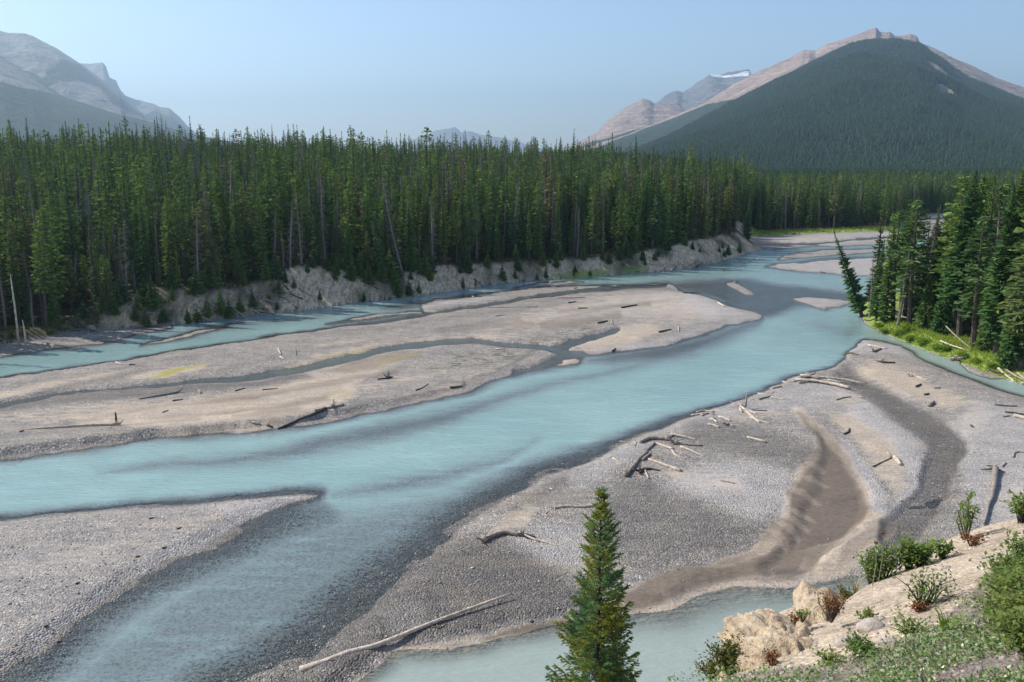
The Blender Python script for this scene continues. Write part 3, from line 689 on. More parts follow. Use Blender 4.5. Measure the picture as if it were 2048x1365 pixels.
# ================================================================== MOUNTAINS
def mat_mountain(name, rock_a, rock_b, green_a, green_b, strata=0.02, snow=False):
    t = NT(name)
    p = t.pos()
    sx = t.n('SeparateXYZ'); t.l(p, sx.inputs[0])
    wv = t.n('TexWave', wave_type='BANDS', bands_direction='Z'); t.l(p, wv.inputs['Vector'])
    wv.inputs['Scale'].default_value = strata; wv.inputs['Distortion'].default_value = 6; wv.inputs['Detail'].default_value = 4; wv.inputs['Detail Scale'].default_value = 0.4
    n1 = t.noise(p, 0.006, 6, 0.62); n2 = t.noise(t.scl(p, (1, 1, 0.25)), 0.03, 5, 0.65)
    r = t.mix(t.step(n1, 0.35, 0.65), rock_a, rock_b)
    r = t.mix(t.math('MULTIPLY', wv.outputs['Fac'], t.math('MULTIPLY', t.attr('band'), 0.55)), r, tuple(c * 0.5 for c in rock_a))
    r = t.mix(1.0, r, t.ramp(n2, [(0.3, (0.72, 0.72, 0.74)), (0.6, (1.05, 1.05, 1.05)), (0.8, (1.2, 1.2, 1.2))]), 'MULTIPLY')
    g = t.mix(t.step(t.noise(p, 0.012, 5, 0.6), 0.3, 0.7), green_a, green_b)
    sp = t.voro(t.scl(p, (1, 1, 0.5)), 0.11)
    g = t.mix(1.0, g, t.ramp(sp.outputs['Distance'], [(0.1, (1.5, 1.5, 1.4)), (0.7, (0.4, 0.42, 0.45))]), 'MULTIPLY')
    veg = t.math('ADD', t.attr('veg'), t.math('MULTIPLY', t.math('SUBTRACT', n1, 0.5), 1.5))
    veg = t.math('ADD', veg, t.math('MULTIPLY', t.math('SUBTRACT', n2, 0.5), 0.9))
    c = t.mix(t.step(veg, 0.42, 0.58), r, g)
    if snow:
        sn = t.math('ADD', t.attr('snow'), t.math('MULTIPLY', t.math('SUBTRACT', n2, 0.5), 0.8))
        c = t.mix(t.step(sn, 0.45, 0.6), c, (0.85, 0.88, 0.92))
    b = t.bump(t.math('ADD', n2, t.math('MULTIPLY', n1, 2)), 0.8, 40)
    t.pbr(c, 0.95, b, 0.1)
    return t.m

def mountain(name, crest, d0, d1, floor, expo, mat, u0, u1, du=3.0, nd=120, rough=0.05, back=0.45, veg=None, snow=None, bands=None, cn=1.0, ridge_scale=260):
    """a range as seen from the valley: its crest line is traced, the slopes fall from it to the valley floor and behind"""
    uu = np.arange(u0, u1 + du, du)
    s = np.concatenate([np.linspace(0, 1, nd), 1 + np.linspace(0.02, 0.5, 14)])
    UU, S = np.meshgrid(uu, s)
    vc = interp(uu, crest)
    D0 = interp(uu, d0) if isinstance(d0, list) else np.full(uu.shape, float(d0))
    D1 = interp(uu, d1) if isinstance(d1, list) else np.full(uu.shape, float(d1))
    kx = (uu - 1024) / F
    # elevation above the eye at the crest's distance
    ang = (682.5 - vc) / F
    zc = CZ + D1 * (-sp_ + ang * cp) / (cp + ang * sp_)
    # a pixel column slants in a pitched camera: find x for the crest point
    DD = D0 + (D1 - D0) * S
    depc = D1 * cp - (zc - CZ) * sp_
    XX = kx * depc / D1 * DD
    nz = fbm(XX / ridge_scale, DD / ridge_scale, 5, 13 + d0 if not isinstance(d0, list) else 13)
    rid = 1 - np.abs(fbm(XX / (ridge_scale * 1.6), DD / (ridge_scale * 3.0), 4, 7)) * 2
    prof = np.clip(S, 0, 1) ** expo
    H = (zc - floor)
    ZZ = floor + H * prof
    env = np.clip(S, 0, 1) * (1 - np.clip(S, 0, 1)) * 4
    ZZ = ZZ + H * rough * (nz * 1.0 + rid * 0.9) * env
    ZZ = np.where(S > 1, zc - (S - 1) * (D1 - D0) * back - 0.02 * (DD - D1), ZZ)
    cr = fbm(XX / 60, DD / 400, 4, 3) * ss((S - 0.9) / 0.1) * ss((1.1 - S) / 0.1)
    ZZ = ZZ + cr * D1 * 1.6 / F * cn
    pu, pv = proj(XX, DD, ZZ)
    at_ = {'veg': (veg(pu, pv, S, ZZ, nz) if veg else np.zeros_like(ZZ)), 'band': (bands(pu, pv, S) if bands else np.ones_like(ZZ) * 0.5)}
    if snow: at_['snow'] = snow(pu, pv)
    me = fast_mesh(name, np.stack([XX, DD, ZZ], -1).reshape(-1, 3), grid_faces(*UU.shape), mat, at_)
    o = tag(obj(name, me), kind='structure')
    return uu, s, XX, DD, ZZ, pu, pv, at_

m_pink = mat_mountain('pale_limestone_slope', (0.33, 0.25, 0.21), (0.50, 0.385, 0.315), (0.028, 0.047, 0.024), (0.045, 0.070, 0.032), 0.012)
m_grey = mat_mountain('grey_limestone_with_snow', (0.19, 0.18, 0.185), (0.31, 0.285, 0.27), (0.03, 0.05, 0.03), (0.05, 0.07, 0.035), 0.014, True)
m_left = mat_mountain('brown_limestone_slope', (0.21, 0.19, 0.18), (0.33, 0.295, 0.265), (0.026, 0.046, 0.026), (0.042, 0.066, 0.032), 0.010)

def P(poly, soft):
    def f(pu, pv): return ss(0.5 - poly_sd(pu.astype(np.float32), pv.astype(np.float32), poly, soft + 2) / (2 * soft))
    return f
# right: bare summit ridge
M1C = [(1050, 318), (1120, 308), (1180, 292), (1230, 278), (1300, 252), (1373, 222), (1415, 203), (1447, 181), (1507, 148), (1563, 123), (1590, 110), (1605, 102), (1620, 99), (1632, 101), (1655, 88), (1702, 74), (1739, 60), (1753, 55), (1760, 64), (1770, 66), (1780, 64), (1790, 72), (1806, 71), (1822, 68), (1834, 72), (1841, 86), (1859, 94), (1887, 106), (1915, 119), (1947, 133), (1989, 155), (2017, 164), (2048, 176), (2150, 225), (2400, 330)]
tl = P([(1000, 420), (1180, 300), (1373, 226), (1415, 208), (1484, 195), (1535, 172), (1586, 144), (1646, 117), (1702, 95), (1800, 92), (1841, 95), (1887, 124), (1933, 157), (1980, 175), (2048, 203), (2500, 420), (1500, 500)], 5)
mountain('rocky_summit_ridge', M1C, 3300, 5200, 60, 0.9, m_pink, 1050, 2420, 2.0, 130, 0.05, 0.5, veg=lambda u, v, s, z, n: tl(u, v), cn=1.2)
# right: wooded spur before it
SPC = [(1130, 334), (1250, 316), (1276, 304), (1331, 281), (1424, 230), (1517, 184), (1609, 138), (1702, 94), (1730, 88), (1760, 86), (1800, 88), (1841, 93), (1865, 112), (1887, 125), (1933, 157), (1980, 176), (2048, 204), (2150, 262), (2400, 345)]
scree = P([(1866, 165), (1885, 168), (1905, 180), (1925, 198), (1900, 196), (1880, 188)], 5)
scree2 = P([(1840, 112), (1870, 125), (1900, 150), (1935, 165), (1930, 170), (1890, 158), (1860, 138)], 4)
scree3 = P([(1985, 248), (2010, 258), (2060, 285), (2060, 290), (2010, 270)], 4)
def spveg(u, v, s, z, n): return 1.25 - 1.3 * np.maximum(np.maximum(scree(u, v), scree2(u, v) * 0.8), scree3(u, v) * 0.75) - 1.6 * np.maximum(n - 0.30, 0) * ss((s - 0.35) / 0.4) - 0.55 * ss((s - 0.86) / 0.12) * (0.5 + n)
SPU = mountain('wooded_mountain_spur', SPC, [(1130, 1300), (1700, 1500), (2400, 1400)], [(1130, 2300), (1276, 2800), (1500, 3700), (1700, 4200), (2000, 4200), (2400, 3800)], 4, 1.12, m_pink, 1100, 2420, 2.5, 130, 0.13, 0.5, veg=spveg, cn=0.5, ridge_scale=330)
# centre right: banded mountain and the snowy one behind it
M2C = [(1060, 330), (1120, 300), (1165, 280), (1193, 266), (1216, 241), (1235, 226), (1253, 213), (1270, 205), (1285, 198), (1299, 201), (1308, 208), (1341, 208), (1359, 213), (1373, 222), (1420, 240), (1500, 270), (1600, 300)]
m2v = P([(1000, 400), (1175, 285), (1240, 268), (1300, 254), (1373, 235), (1600, 280), (1600, 400)], 7)
mountain('banded_pink_mountain', M2C, 5000, 6600, 60, 0.85, m_pink, 1060, 1600, 2.0, 110, 0.07, 0.5, veg=lambda u, v, s, z, n: m2v(u, v) - 0.1, bands=lambda u, v, s: np.ones_like(u) * 0.8, cn=1.2)
M3C = [(1200, 300), (1290, 225), (1313, 206), (1331, 190), (1343, 184), (1355, 180), (1366, 185), (1378, 178), (1401, 162), (1416, 152), (1424, 149), (1443, 150), (1466, 143), (1493, 139), (1499, 140), (1503, 150), (1530, 165), (1600, 200), (1700, 260)]
snow = P([(1418, 146), (1426, 146), (1445, 152), (1470, 149), (1490, 143), (1506, 142), (1506, 153), (1480, 153), (1446, 156), (1425, 154)], 1.6)
mountain('snow_capped_far_peak', M3C, 7200, 9200, 80, 0.75, m_grey, 1200, 1700, 1.5, 110, 0.08, 0.5, veg=lambda u, v, s, z, n: 0 * u - 0.5, snow=snow, bands=lambda u, v, s: np.ones_like(u) * 1.2, cn=1.5)
M4C = [(700, 330), (780, 300), (825, 280), (850, 270), (870, 263), (890, 258), (910, 256), (925, 265), (940, 263), (960, 270), (1000, 276), (1060, 290), (1150, 320)]
mountain('distant_blue_peak', M4C, 11500, 14000, 80, 0.8, m_grey, 700, 1150, 2.0, 60, 0.06, 0.5, veg=lambda u, v, s, z, n: 0 * u - 0.5, snow=lambda u, v: 0 * u, cn=1.5)
# left ranges
L1C = [(-420, 42), (-200, 46), (-60, 54), (0, 62), (17, 66), (48, 67), (65, 72), (116, 99), (157, 125), (205, 161), (239, 185), (246, 197), (265, 212), (284, 226), (292, 237), (340, 262), (420, 300), (480, 325)]
l1v = P([(-300, 300), (-200, 140), (0, 110), (50, 140), (85, 155), (105, 130), (125, 118), (160, 128), (205, 168), (238, 193), (280, 226), (300, 240), (230, 215), (200, 178), (150, 165), (120, 165), (100, 175), (150, 205), (300, 260), (300, 300)], 9)
mountain('bare_brown_mountain', L1C, 4300, 6200, 60, 0.9, m_left, -420, 480, 2.5, 120, 0.07, 0.5, veg=lambda u, v, s, z, n: l1v(u, v) * 0.8 + 0.02, cn=0.5)
L2C = [(100, 200), (140, 128), (161, 126), (181, 128), (205, 125), (212, 133), (219, 155), (232, 161), (239, 178), (249, 190), (273, 200), (308, 208), (321, 215), (338, 216), (359, 234), (376, 253), (400, 272), (427, 280), (458, 288), (560, 320)]
l2v = P([(270, 300), (285, 232), (310, 222), (345, 232), (372, 256), (400, 275), (450, 290), (450, 330)], 6)
mountain('cliffed_far_mountain', L2C, 6600, 8600, 60, 0.8, m_left, 100, 560, 2.0, 100, 0.08, 0.6, veg=lambda u, v, s, z, n: l2v(u, v) * 0.85, cn=0.8)
L3C = [(-420, 20), (-150, 75), (0, 116), (34, 137), (62, 154), (103, 185), (161, 205), (239, 229), (308, 246), (376, 267), (427, 277), (478, 288), (560, 305), (700, 325)]
l3v = P([(-500, 190), (-100, 150), (0, 165), (50, 178), (90, 184), (110, 188), (161, 203), (240, 226), (430, 272), (700, 320), (700, 500), (-500, 500)], 7)
mountain('wooded_lower_slope', L3C, 2600, 4500, 40, 1.05, m_left, -420, 700, 2.5, 120, 0.04, 0.5, veg=lambda u, v, s, z, n: l3v(u, v) * 1.1, cn=0.5)

# ================================================================== TREES
def crown_radius(t, R0, shape):
    if shape == 'spruce': return R0 * (1 - t) ** 0.75 * (0.55 + 0.45 * min(1, t * 6 + 0.25))
    return R0 * (0.35 + 0.65 * math.sin(min(1, (1 - t) * 1.15) * math.pi * 0.5)) * (1 if t < .93 else .55)
def conifer(H, R0, seed, shape='spruce', start=0.08, whorl=0.42, nb=6, side=2, lean=0.0, gap=0.1, ragged=0.35, yr=0.0):
    """trunk and crown of one conifer: whorls of boughs, each bough a spray of flat leafy blades"""
    r = random.Random(seed)
    bend = [(r.uniform(-1, 1) * H * 0.012, r.uniform(-1, 1) * H * 0.012) for _ in range(3)]
    def ax(z):
        t = z / H
        return Vector((lean * t * H + bend[0][0] * math.sin(t * 3) + bend[1][0] * t, bend[0][1] * math.sin(t * 3) + bend[1][1] * t, z))
    tr = MB(); nseg = 7
    rb = H * 0.0115 + 0.03
    tr.tube([ax(H * i / nseg) - Vector((0, 0, 0.4 if i == 0 else 0)) for i in range(nseg + 1)], [rb * (1 - i / nseg) ** 0.85 + 0.012 for i in range(nseg + 1)], 6)
    cr = MB()
    z = H * start
    # dead lower twigs
    zz = H * 0.05
    while zz < max(z, H * 0.3):
        for _ in range(2):
            a = r.uniform(0, 6.28); L = R0 * r.uniform(0.2, 0.6); c = ax(zz)
            d = Vector((math.cos(a), math.sin(a), -0.25)); n_ = Vector((-d.y, d.x, 0)) * 0.018
            tr.tri(c + n_, c - n_, c + d * L)
            tr.tri(c + Vector((0, 0, .02)), c - Vector((0, 0, .02)), c + d * L)
        zz += whorl * 0.8
    blank = 0
    while z < H * 0.985:
        t = (z - H * start) / (H * (1 - start))
        rad = crown_radius(t, R0, shape)
        if r.random() < gap and t < 0.85: rad *= r.uniform(0.35, 0.7)
        n = max(3, int(nb * (1 - 0.45 * t) + r.uniform(-0.5, 1)))
        a0 = r.uniform(0, 6.28)
        for k in range(n):
            if r.random() < gap * 0.7: continue
            a = a0 + 6.28 * k / n + r.uniform(-0.35, 0.35)
            L = rad * r.uniform(1 - ragged, 1 + ragged * 0.7)
            dz = (-0.42 + 0.75 * t + r.uniform(-0.14, 0.14)) if shape == 'spruce' else (-0.1 + 0.6 * t + r.uniform(-0.25, 0.3))
            c = ax(z + r.uniform(-0.5, 0.5) * whorl)
            d = Vector((math.cos(a), math.sin(a), dz)).normalized()
            s = Vector((-math.sin(a), math.cos(a), r.uniform(-0.35, 0.35)))
            up = Vector((0, 0, 1))
            tip = c + d * L + up * (0.10 * L)
            mid = c + d * L * 0.5 - up * (0.05 * L)
            w = min(0.34, L * r.uniform(0.20, 0.32) + 0.05)
            if shape == 'spruce':
                cr.quad(c + d * L * 0.08, mid + s * w, tip, mid - s * w - up * w * 0.5)
                cr.tri(c + d * L * 0.1, mid - up * (w * r.uniform(0.9, 1.6)), tip - up * 0.06 * L)
            else:
                c2 = c + d * L * 0.35
                tr.tri(c + up * 0.02, c - up * 0.02, c2)
                for q in range(2):
                    e = c + d * L * r.uniform(0.6, 1.0); sz = r.uniform(0.22, 0.42) * (0.5 + L * 0.35)
                    ax1 = Vector((r.uniform(-1, 1), r.uniform(-1, 1), r.uniform(-0.4, 0.9))).normalized() * sz
                    ax2 = Vector((r.uniform(-1, 1), r.uniform(-1, 1), r.uniform(-0.3, 0.6))).normalized() * sz
                    cr.quad(e - ax1, e - ax2 * 0.7, e + ax1, e + ax2)
            for j in range(side):
                f = r.uniform(0.3, 0.95); b = c + d * L * f
                sg = 1 if j % 2 else -1
                e = b + (s * sg * r.uniform(0.5, 1.1) + d * r.uniform(0.3, 0.9) - up * r.uniform(0.0, 0.55)) * L * 0.34
                n_ = d.cross(s).normalized() * (0.11 * L + 0.03) * r.choice((-1, 1))
                cr.tri(b - d * 0.09 * L, e, b + d * 0.11 * L + n_)
        z += whorl * r.uniform(0.75, 1.2) * (1 - 0.3 * t)
    top = ax(H)
    for q in range(5):
        a = r.uniform(0, 6.28); d = Vector((math.cos(a), math.sin(a), 0)) * 0.12
        cr.tri(top + Vector((0, 0, 0.35)), top + d - Vector((0, 0, 0.5)), top - d * 0.5 - Vector((0, 0, 0.7)))
    return tr, cr
def snag(H, seed, lean=0.0, rich=1.0):
    r = random.Random(seed); tr = MB(); cr = MB()
    ax = lambda z: Vector((lean * z + math.sin(z * 0.4 + seed) * 0.08, math.cos(z * 0.33 + seed) * 0.08, z))
    rb = H * 0.010 + 0.03
    tr.tube([ax(H * i / 7) - Vector((0, 0, 0.4 if i == 0 else 0)) for i in range(8)], [rb * (1 - i / 7) ** 0.8 + 0.015 for i in range(8)], 6)
    z = H * 0.12
    while z < H * 0.97:
        t = z / H
        for k in range(int(3 + 4 * rich)):
            a = r.uniform(0, 6.28); L = (0.35 + 1.1 * (1 - t) ** 0.6) * r.uniform(0.4, 1.1)
            c = ax(z + r.uniform(-.2, .2)); d = Vector((math.cos(a), math.sin(a), r.uniform(-0.5, 0.15)))
            n_ = Vector((-d.y, d.x, 0)) * 0.022; up = Vector((0, 0, 0.022))
            cr.tri(c + n_, c - n_, c + d * L); cr.tri(c + up, c - up, c + d * L)
            for q in range(3):
                f = r.uniform(0.35, 0.95); b = c + d * L * f
                e = b + Vector((r.uniform(-1, 1), r.uniform(-1, 1), r.uniform(-1, 0.3))) * 0.32 * L
                cr.tri(b + up, b - up, e)
        z += 0.34
    return tr, cr
def joined(a, b, name, m1, m2):
    j = MB(); j.v = a.v + b.v; n = len(a.v)
    j.f = a.f + [tuple(i + n for i in f) for f in b.f]; j.m = [0] * len(a.f) + [1] * len(b.f)
    return j.mesh(name, [m1, m2])
KINDS = {'spruce': [], 'pine': [], 'dead': [], 'young': []}
SRC = []         # unlinked source objects that the forest masses draw their trees from
def reg(kind, H, ab, m1, m2):
    tm = ab[0].mesh(kind + '_trunk', [m1]); cm = ab[1].mesh(kind + '_crown', [m2])
    KINDS[kind].append((H, tm, cm))
for i in range(6):
    H = [17, 19, 15, 20, 18, 16][i]
    ab = conifer(H, [1.25, 1.5, 1.1, 1.45, 1.7, 1.2][i], 100 + i, 'spruce', [0.03, 0.08, 0.02, 0.14, 0.04, 0.2][i], 0.40, 7, 3, gap=[.08, .15, .05, .2, .12, .2][i])
    reg('spruce', H, ab, M['bark'], M['spruce'])
for i in range(4):
    H = [18, 16.5, 19, 17][i]
    ab = conifer(H, [1.35, 1.5, 1.3, 1.1][i], 200 + i, 'pine', [0.30, 0.22, 0.38, 0.18][i], 0.34, 8, 3, gap=0.16, ragged=0.5)
    reg('pine', H, ab, M['bark'], M['pine'])
for i in range(4):
    H = [16, 18, 13, 17][i]
    reg('dead', H, snag(H, 300 + i, [0, 0.03, -0.05, 0.02][i], [1, .7, .5, 1.2][i]), M['deadbark'], M['deadbark'])
for i in range(3):
    H = [4.2, 5.5, 3.2][i]
    reg('young', H, conifer(H, [1.2, 1.3, 1.1][i], 400 + i, 'spruce', 0.04, 0.26, 7, 3, gap=0.04), M['bark'], M['spruce'])
def src(name, me): 
    o = bpy.data.objects.new(name, me); return o
mid_src = []
for i in range(5):
    H = [17, 18, 16, 19, 15][i]
    mid_src.append(src('spruce_tree_source', joined(*conifer(H, [1.2, 1.45, 1.1, 1.3, 1.25][i], 500 + i, 'spruce', [.06, .1, .05, .15, .08][i], 0.48, 6, 2, gap=.06), 'spruce_source', M['bark'], M['spruce'])))
for i in range(3):
    H = [17.5, 16.5, 18][i]
    mid_src.append(src('pine_tree_source', joined(*conifer(H, [1.3, 1.4, 1.2][i], 520 + i, 'pine', [.28, .22, .35][i], 0.5, 7, 2, gap=.1, ragged=.45), 'pine_source', M['bark'], M['pine'])))
for i in range(2):
    mid_src.append(src('dead_tree_source', joined(*snag([15, 17][i], 540 + i, 0, .4), 'dead_source', M['deadbark'], M['deadbark'])))
far_src = []
for i in range(3):
    r = random.Random(600 + i); m = MB(); H = 17
    for k in range(7):
        z = H * (0.12 + 0.84 * k / 7); rr = 1.9 * (1 - k / 7.4) * r.uniform(0.8, 1.2) + 0.25; zt = z + H * 0.19
        a0 = r.uniform(0, 6)
        for q in range(4):
            a = a0 + q * 1.57 + r.uniform(-.3, .3); b = a + r.uniform(1.2, 1.9)
            m.tri(Vector((0, 0, zt)), Vector((math.cos(a) * rr, math.sin(a) * rr, z + r.uniform(-.8, .6))), Vector((math.cos(b) * rr, math.sin(b) * rr, z + r.uniform(-.8, .6))))
    far_src.append(src('far_tree_source', m.mesh('far_source', [M['far']])))

def scatter_group(sources):
    ng = bpy.data.node_groups.new('scatter_trees', 'GeometryNodeTree')
    ng.interface.new_socket('Geometry', in_out='INPUT', socket_type='NodeSocketGeometry')
    ng.interface.new_socket('Geometry', in_out='OUTPUT', socket_type='NodeSocketGeometry')
    N = lambda t: ng.nodes.new(t)
    gi, go = N('NodeGroupInput'), N('NodeGroupOutput')
    jn = N('GeometryNodeJoinGeometry')
    for s in reversed(sources):
        oi = N('GeometryNodeObjectInfo'); oi.inputs['Object'].default_value = s; oi.inputs['As Instance'].default_value = True
        ng.links.new(oi.outputs['Geometry'], jn.inputs[0])
    iop = N('GeometryNodeInstanceOnPoints'); iop.inputs['Pick Instance'].default_value = True
    def na(nm, ty):
        a = N('GeometryNodeInputNamedAttribute'); a.data_type = ty; a.inputs['Name'].default_value = nm; return a.outputs[0]
    cx = N('ShaderNodeCombineXYZ'); ng.links.new(na('rot', 'FLOAT'), cx.inputs[2]); ng.links.new(na('tilt', 'FLOAT'), cx.inputs[0])
    ng.links.new(gi.outputs[0], iop.inputs['Points']); ng.links.new(jn.outputs[0], iop.inputs['Instance'])
    ng.links.new(na('which', 'INT'), iop.inputs['Instance Index'])
    ng.links.new(cx.outputs[0], iop.inputs['Rotation'])
    cs = N('ShaderNodeCombineXYZ'); sw, sh = na('wide', 'FLOAT'), na('high', 'FLOAT')
    ng.links.new(sw, cs.inputs[0]); ng.links.new(sw, cs.inputs[1]); ng.links.new(sh, cs.inputs[2])
    ng.links.new(cs.outputs[0], iop.inputs['Scale'])
    ng.links.new(iop.outputs[0], go.inputs[0])
    return ng
def forest_mass(name, pts, which, wide, high, sources, label, cat='forest'):
    n = len(pts)
    me = bpy.data.meshes.new(name); me.vertices.add(n); me.vertices.foreach_set('co', np.asarray(pts, np.float32).ravel())
    for nm, a in (('rot', rng.uniform(0, 6.28, n)), ('tilt', rng.normal(0, 0.02, n)), ('wide', wide), ('high', high)):
        at_ = me.attributes.new(nm, 'FLOAT', 'POINT'); at_.data.foreach_set('value', np.asarray(a, np.float32))
    at_ = me.attributes.new('which', 'INT', 'POINT'); at_.data.foreach_set('value', np.asarray(which, np.int32))
    o = tag(obj(name, me), label, cat, None, 'stuff')
    md = o.modifiers.new('scatter', 'NODES'); md.node_group = scatter_group(sources)
    return o

# left forest: where every tree stands
def jgrid(x0, x1, y0, y1, s):
    gx, gy = np.meshgrid(np.arange(x0, x1, s), np.arange(y0, y1, s))
    gx = gx + rng.uniform(-.48, .48, gx.shape) * s; gy = gy + rng.uniform(-.48, .48, gy.shape) * s
    return gx.ravel(), gy.ravel()
gx, gy = jgrid(-330, 180, 110, 520, 3.0)
u_, v_ = proj(gx, gy, 0)
sdv = sample(gx, gy, sdlr); scv = sample(gx, gy, scr)
bwv = interp(u_, bhp) * 1.15 + 0.6
ok = (u_ > -260) & (u_ < 1500) & (sdv > bwv * 0.95) & (scv < 0.3)
deep_ok = (sdv < 70) | (rng.random(len(gx)) < np.clip(1.15 - (sdv - 70) / 500, 0.35, 1))
dist = np.hypot(gx, gy)
ok &= deep_ok & (dist < interp(u_, [(0, 470), (1200, 520), (1300, 480), (1500, 480)]))
tx, ty, tu, tsd, td = gx[ok], gy[ok], u_[ok], sdv[ok], dist[ok]
tz = sample(tx, ty)
n = len(tx)
kr = rng.random(n); clump = fbm(tx / 22, ty / 22, 3, 91)
kind = np.where(kr < 0.40 + 0.5 * clump, 1, 0)            # 1 pine 0 spruce
kind = np.where(rng.random(n) < 0.19 + 0.20 * fbm(tx / 14, ty / 14, 2, 17), 2, kind)            # dead
size = rng.normal(1.0, 0.2, n).clip(0.5, 1.4)
size *= np.where((rng.random(n) < 0.10), 0.6, 1.0)
size *= np.where(rng.random(n) < 0.05, 1.25, 1.0)
edge_small = (tsd - (interp(tu, bhp) * 1.15 + 0.6)) < 2.5
size *= np.where(edge_small & (rng.random(n) < 0.5), 0.5, 1.0)
hgt = np.where(kind == 2, 14.5, 16.2) * size
# the trees that show largest stand in the first rows
row = tsd - (interp(tu, bhp) * 1.15 + 0.6)
score = hgt / td * np.exp(-row / 13.0) * np.where((tu > -30) & (tu < 1500), 1, 0.02)
LANDMARK = [(120, 'behind the far left beach'), (215, 'left of the first scarp'), (300, 'at the first scarp\'s left end'), (400, 'over the first pale scarp'), (520, 'between first and second scarp'), (610, 'over the tall second scarp'), (710, 'at the second scarp\'s right end'), (800, 'between second and third scarp'), (970, 'over the third pale scarp'), (1080, 'just right of the third scarp'), (1240, 'above the yellow grass ledge'), (1330, 'under the dropping skyline'), (1420, 'over the long grey scarp'), (1600, 'by the river bend')]
def where_(u):
    for lim, s in LANDMARK:
        if u < lim: return s
    return LANDMARK[-1][1]
KN = {0: 'spruce_tree', 1: 'pine_tree', 2: 'dead_tree'}
def place_tree(kind, x, y, z, H, rot, label, group, wide=1.0, tilt=(0, 0), which=None, r=random):
    lst = KINDS[kind]; k = r.randrange(len(lst)) if which is None else which
    H0, tm, cm = lst[k]; s = H / H0
    nm = {'spruce': 'spruce_tree', 'pine': 'pine_tree', 'dead': 'dead_tree', 'young': 'young_spruce'}[kind]
    e = obj(nm, None, None, (x, y, z)); e.rotation_euler = (tilt[0], tilt[1], rot); e.scale = (s * wide, s * wide, s)
    e.empty_display_size = 0.3
    tag(e, label, {'spruce': 'spruce', 'pine': 'pine', 'dead': 'dead tree', 'young': 'sapling'}[kind], group)
    obj('trunk', tm, e); obj('twigs' if kind == 'dead' else 'crown', cm, e)
    return e
solo = np.zeros(n, bool)
for kk, lim in ((0, 170), (1, 150), (2, 60)):
    c = np.where(kind == kk)[0]; c = c[np.argsort(-score[c])][:lim]; solo[c] = True
for i in np.where(solo)[0]:
    kk = ('spruce', 'pine', 'dead')[kind[i]]
    sz = 'short' if hgt[i] < 12 else ('tall' if hgt[i] > 18.5 else 'middling')
    look = {'spruce': 'narrow dark green spruce', 'pine': 'bare-stemmed ragged pine', 'dead': 'grey leafless dead conifer'}[kk]
    rw = 'front rank' if row[i] < 5 else ('second rank' if row[i] < 11 else 'behind the ranks')
    w = where_(tu[i])
    lab = f'{sz} {look}, {rw}, {w}'
    tl_ = (rng.normal(0, 0.02), rng.normal(0, 0.02))
    if kk == 'dead' and rng.random() < 0.3: tl_ = (0, rng.normal(0, 0.12))
    place_tree(kk, tx[i], ty[i], tz[i], hgt[i], rng.uniform(0, 6.28), lab, f'{sz} {kk} trees {rw} {w}', rng.uniform(1.05, 1.5) , tl_)
m = ~solo
wh = np.where(kind == 0, rng.integers(0, 5, n), np.where(kind == 1, rng.integers(5, 8, n), rng.integers(8, 10, n)))
forest_mass('hillside_forest', np.stack([tx, ty, tz], 1)[m], wh[m], size[m] * rng.uniform(1.05, 1.6, m.sum()), size[m], mid_src, 'dense conifers covering the hill behind the front ranks of the far bank')

# plain and mountain-foot forest at right
gx, gy = jgrid(60, 420, 325, 640, 3.6)
u_, v_ = proj(gx, gy, 0); sdv = sample(gx, gy, sdlr)
ok = (u_ > 1430) & (u_ < 2250) & ((sdv > 12.5) | ((v_ < 459) & (sdv > 2)))
tx, ty, tu, tsd = gx[ok], gy[ok], u_[ok], sdv[ok]; tz = sample(tx, ty); n = len(tx)
kind = np.where(rng.random(n) < 0.45, 1, 0); kind = np.where(rng.random(n) < 0.08, 2, kind)
size = rng.normal(0.97, 0.10, n).clip(0.6, 1.25)
c = np.where((tsd < 17) & (tu < 1800))[0]; c = c[np.argsort(tsd[c])][:70]
so_ = np.zeros(n, bool); so_[c] = True
for i in c:
    kk = ('spruce', 'pine', 'dead')[kind[i]]
    third = 'left' if tu[i] < 1590 else ('middle' if tu[i] < 1690 else 'right')
    look = {'spruce': 'slim green spruce', 'pine': 'pale-stemmed pine', 'dead': 'grey dead conifer'}[kk]
    place_tree(kk, tx[i], ty[i], tz[i], 17 * size[i], rng.uniform(0, 6), f'{look} in the front rank beyond the far green strip, {third} third', f'{kk} trees beyond the far green strip, {third} third', 1.15)
m = ~so_
wh = np.where(kind == 0, rng.integers(0, 5, n), np.where(kind == 1, rng.integers(5, 8, n), rng.integers(8, 10, n)))
forest_mass('valley_forest', np.stack([tx, ty, tz], 1)[m], wh[m], size[m] * 1.6, size[m], mid_src, 'conifer plain filling the valley beyond the far gravel beach')
gx, gy = jgrid(60, 1150, 640, 1700, 7.0)
u_, v_ = proj(gx, gy, 0); ok = (u_ > 1150) & (u_ < 2300)
gx, gy = gx[ok], gy[ok]; n = len(gx); gz = sample(gx, gy)
# height of the spur where the plain meets it
uu, s_, XX, DD, ZZ, pu, pv, at_ = SPU
d0u = interp((proj(gx, gy, 0)[0]), [(1130, 1300), (1700, 1500), (2400, 1400)])
k2 = gy < d0u + 40
forest_mass('valley_floor_forest', np.stack([gx, gy, gz], 1)[k2], rng.integers(0, 3, k2.sum()), rng.uniform(1.3, 2.0, k2.sum()), rng.uniform(0.8, 1.1, k2.sum()), far_src, 'distant conifers on the valley floor below the wooded mountain')
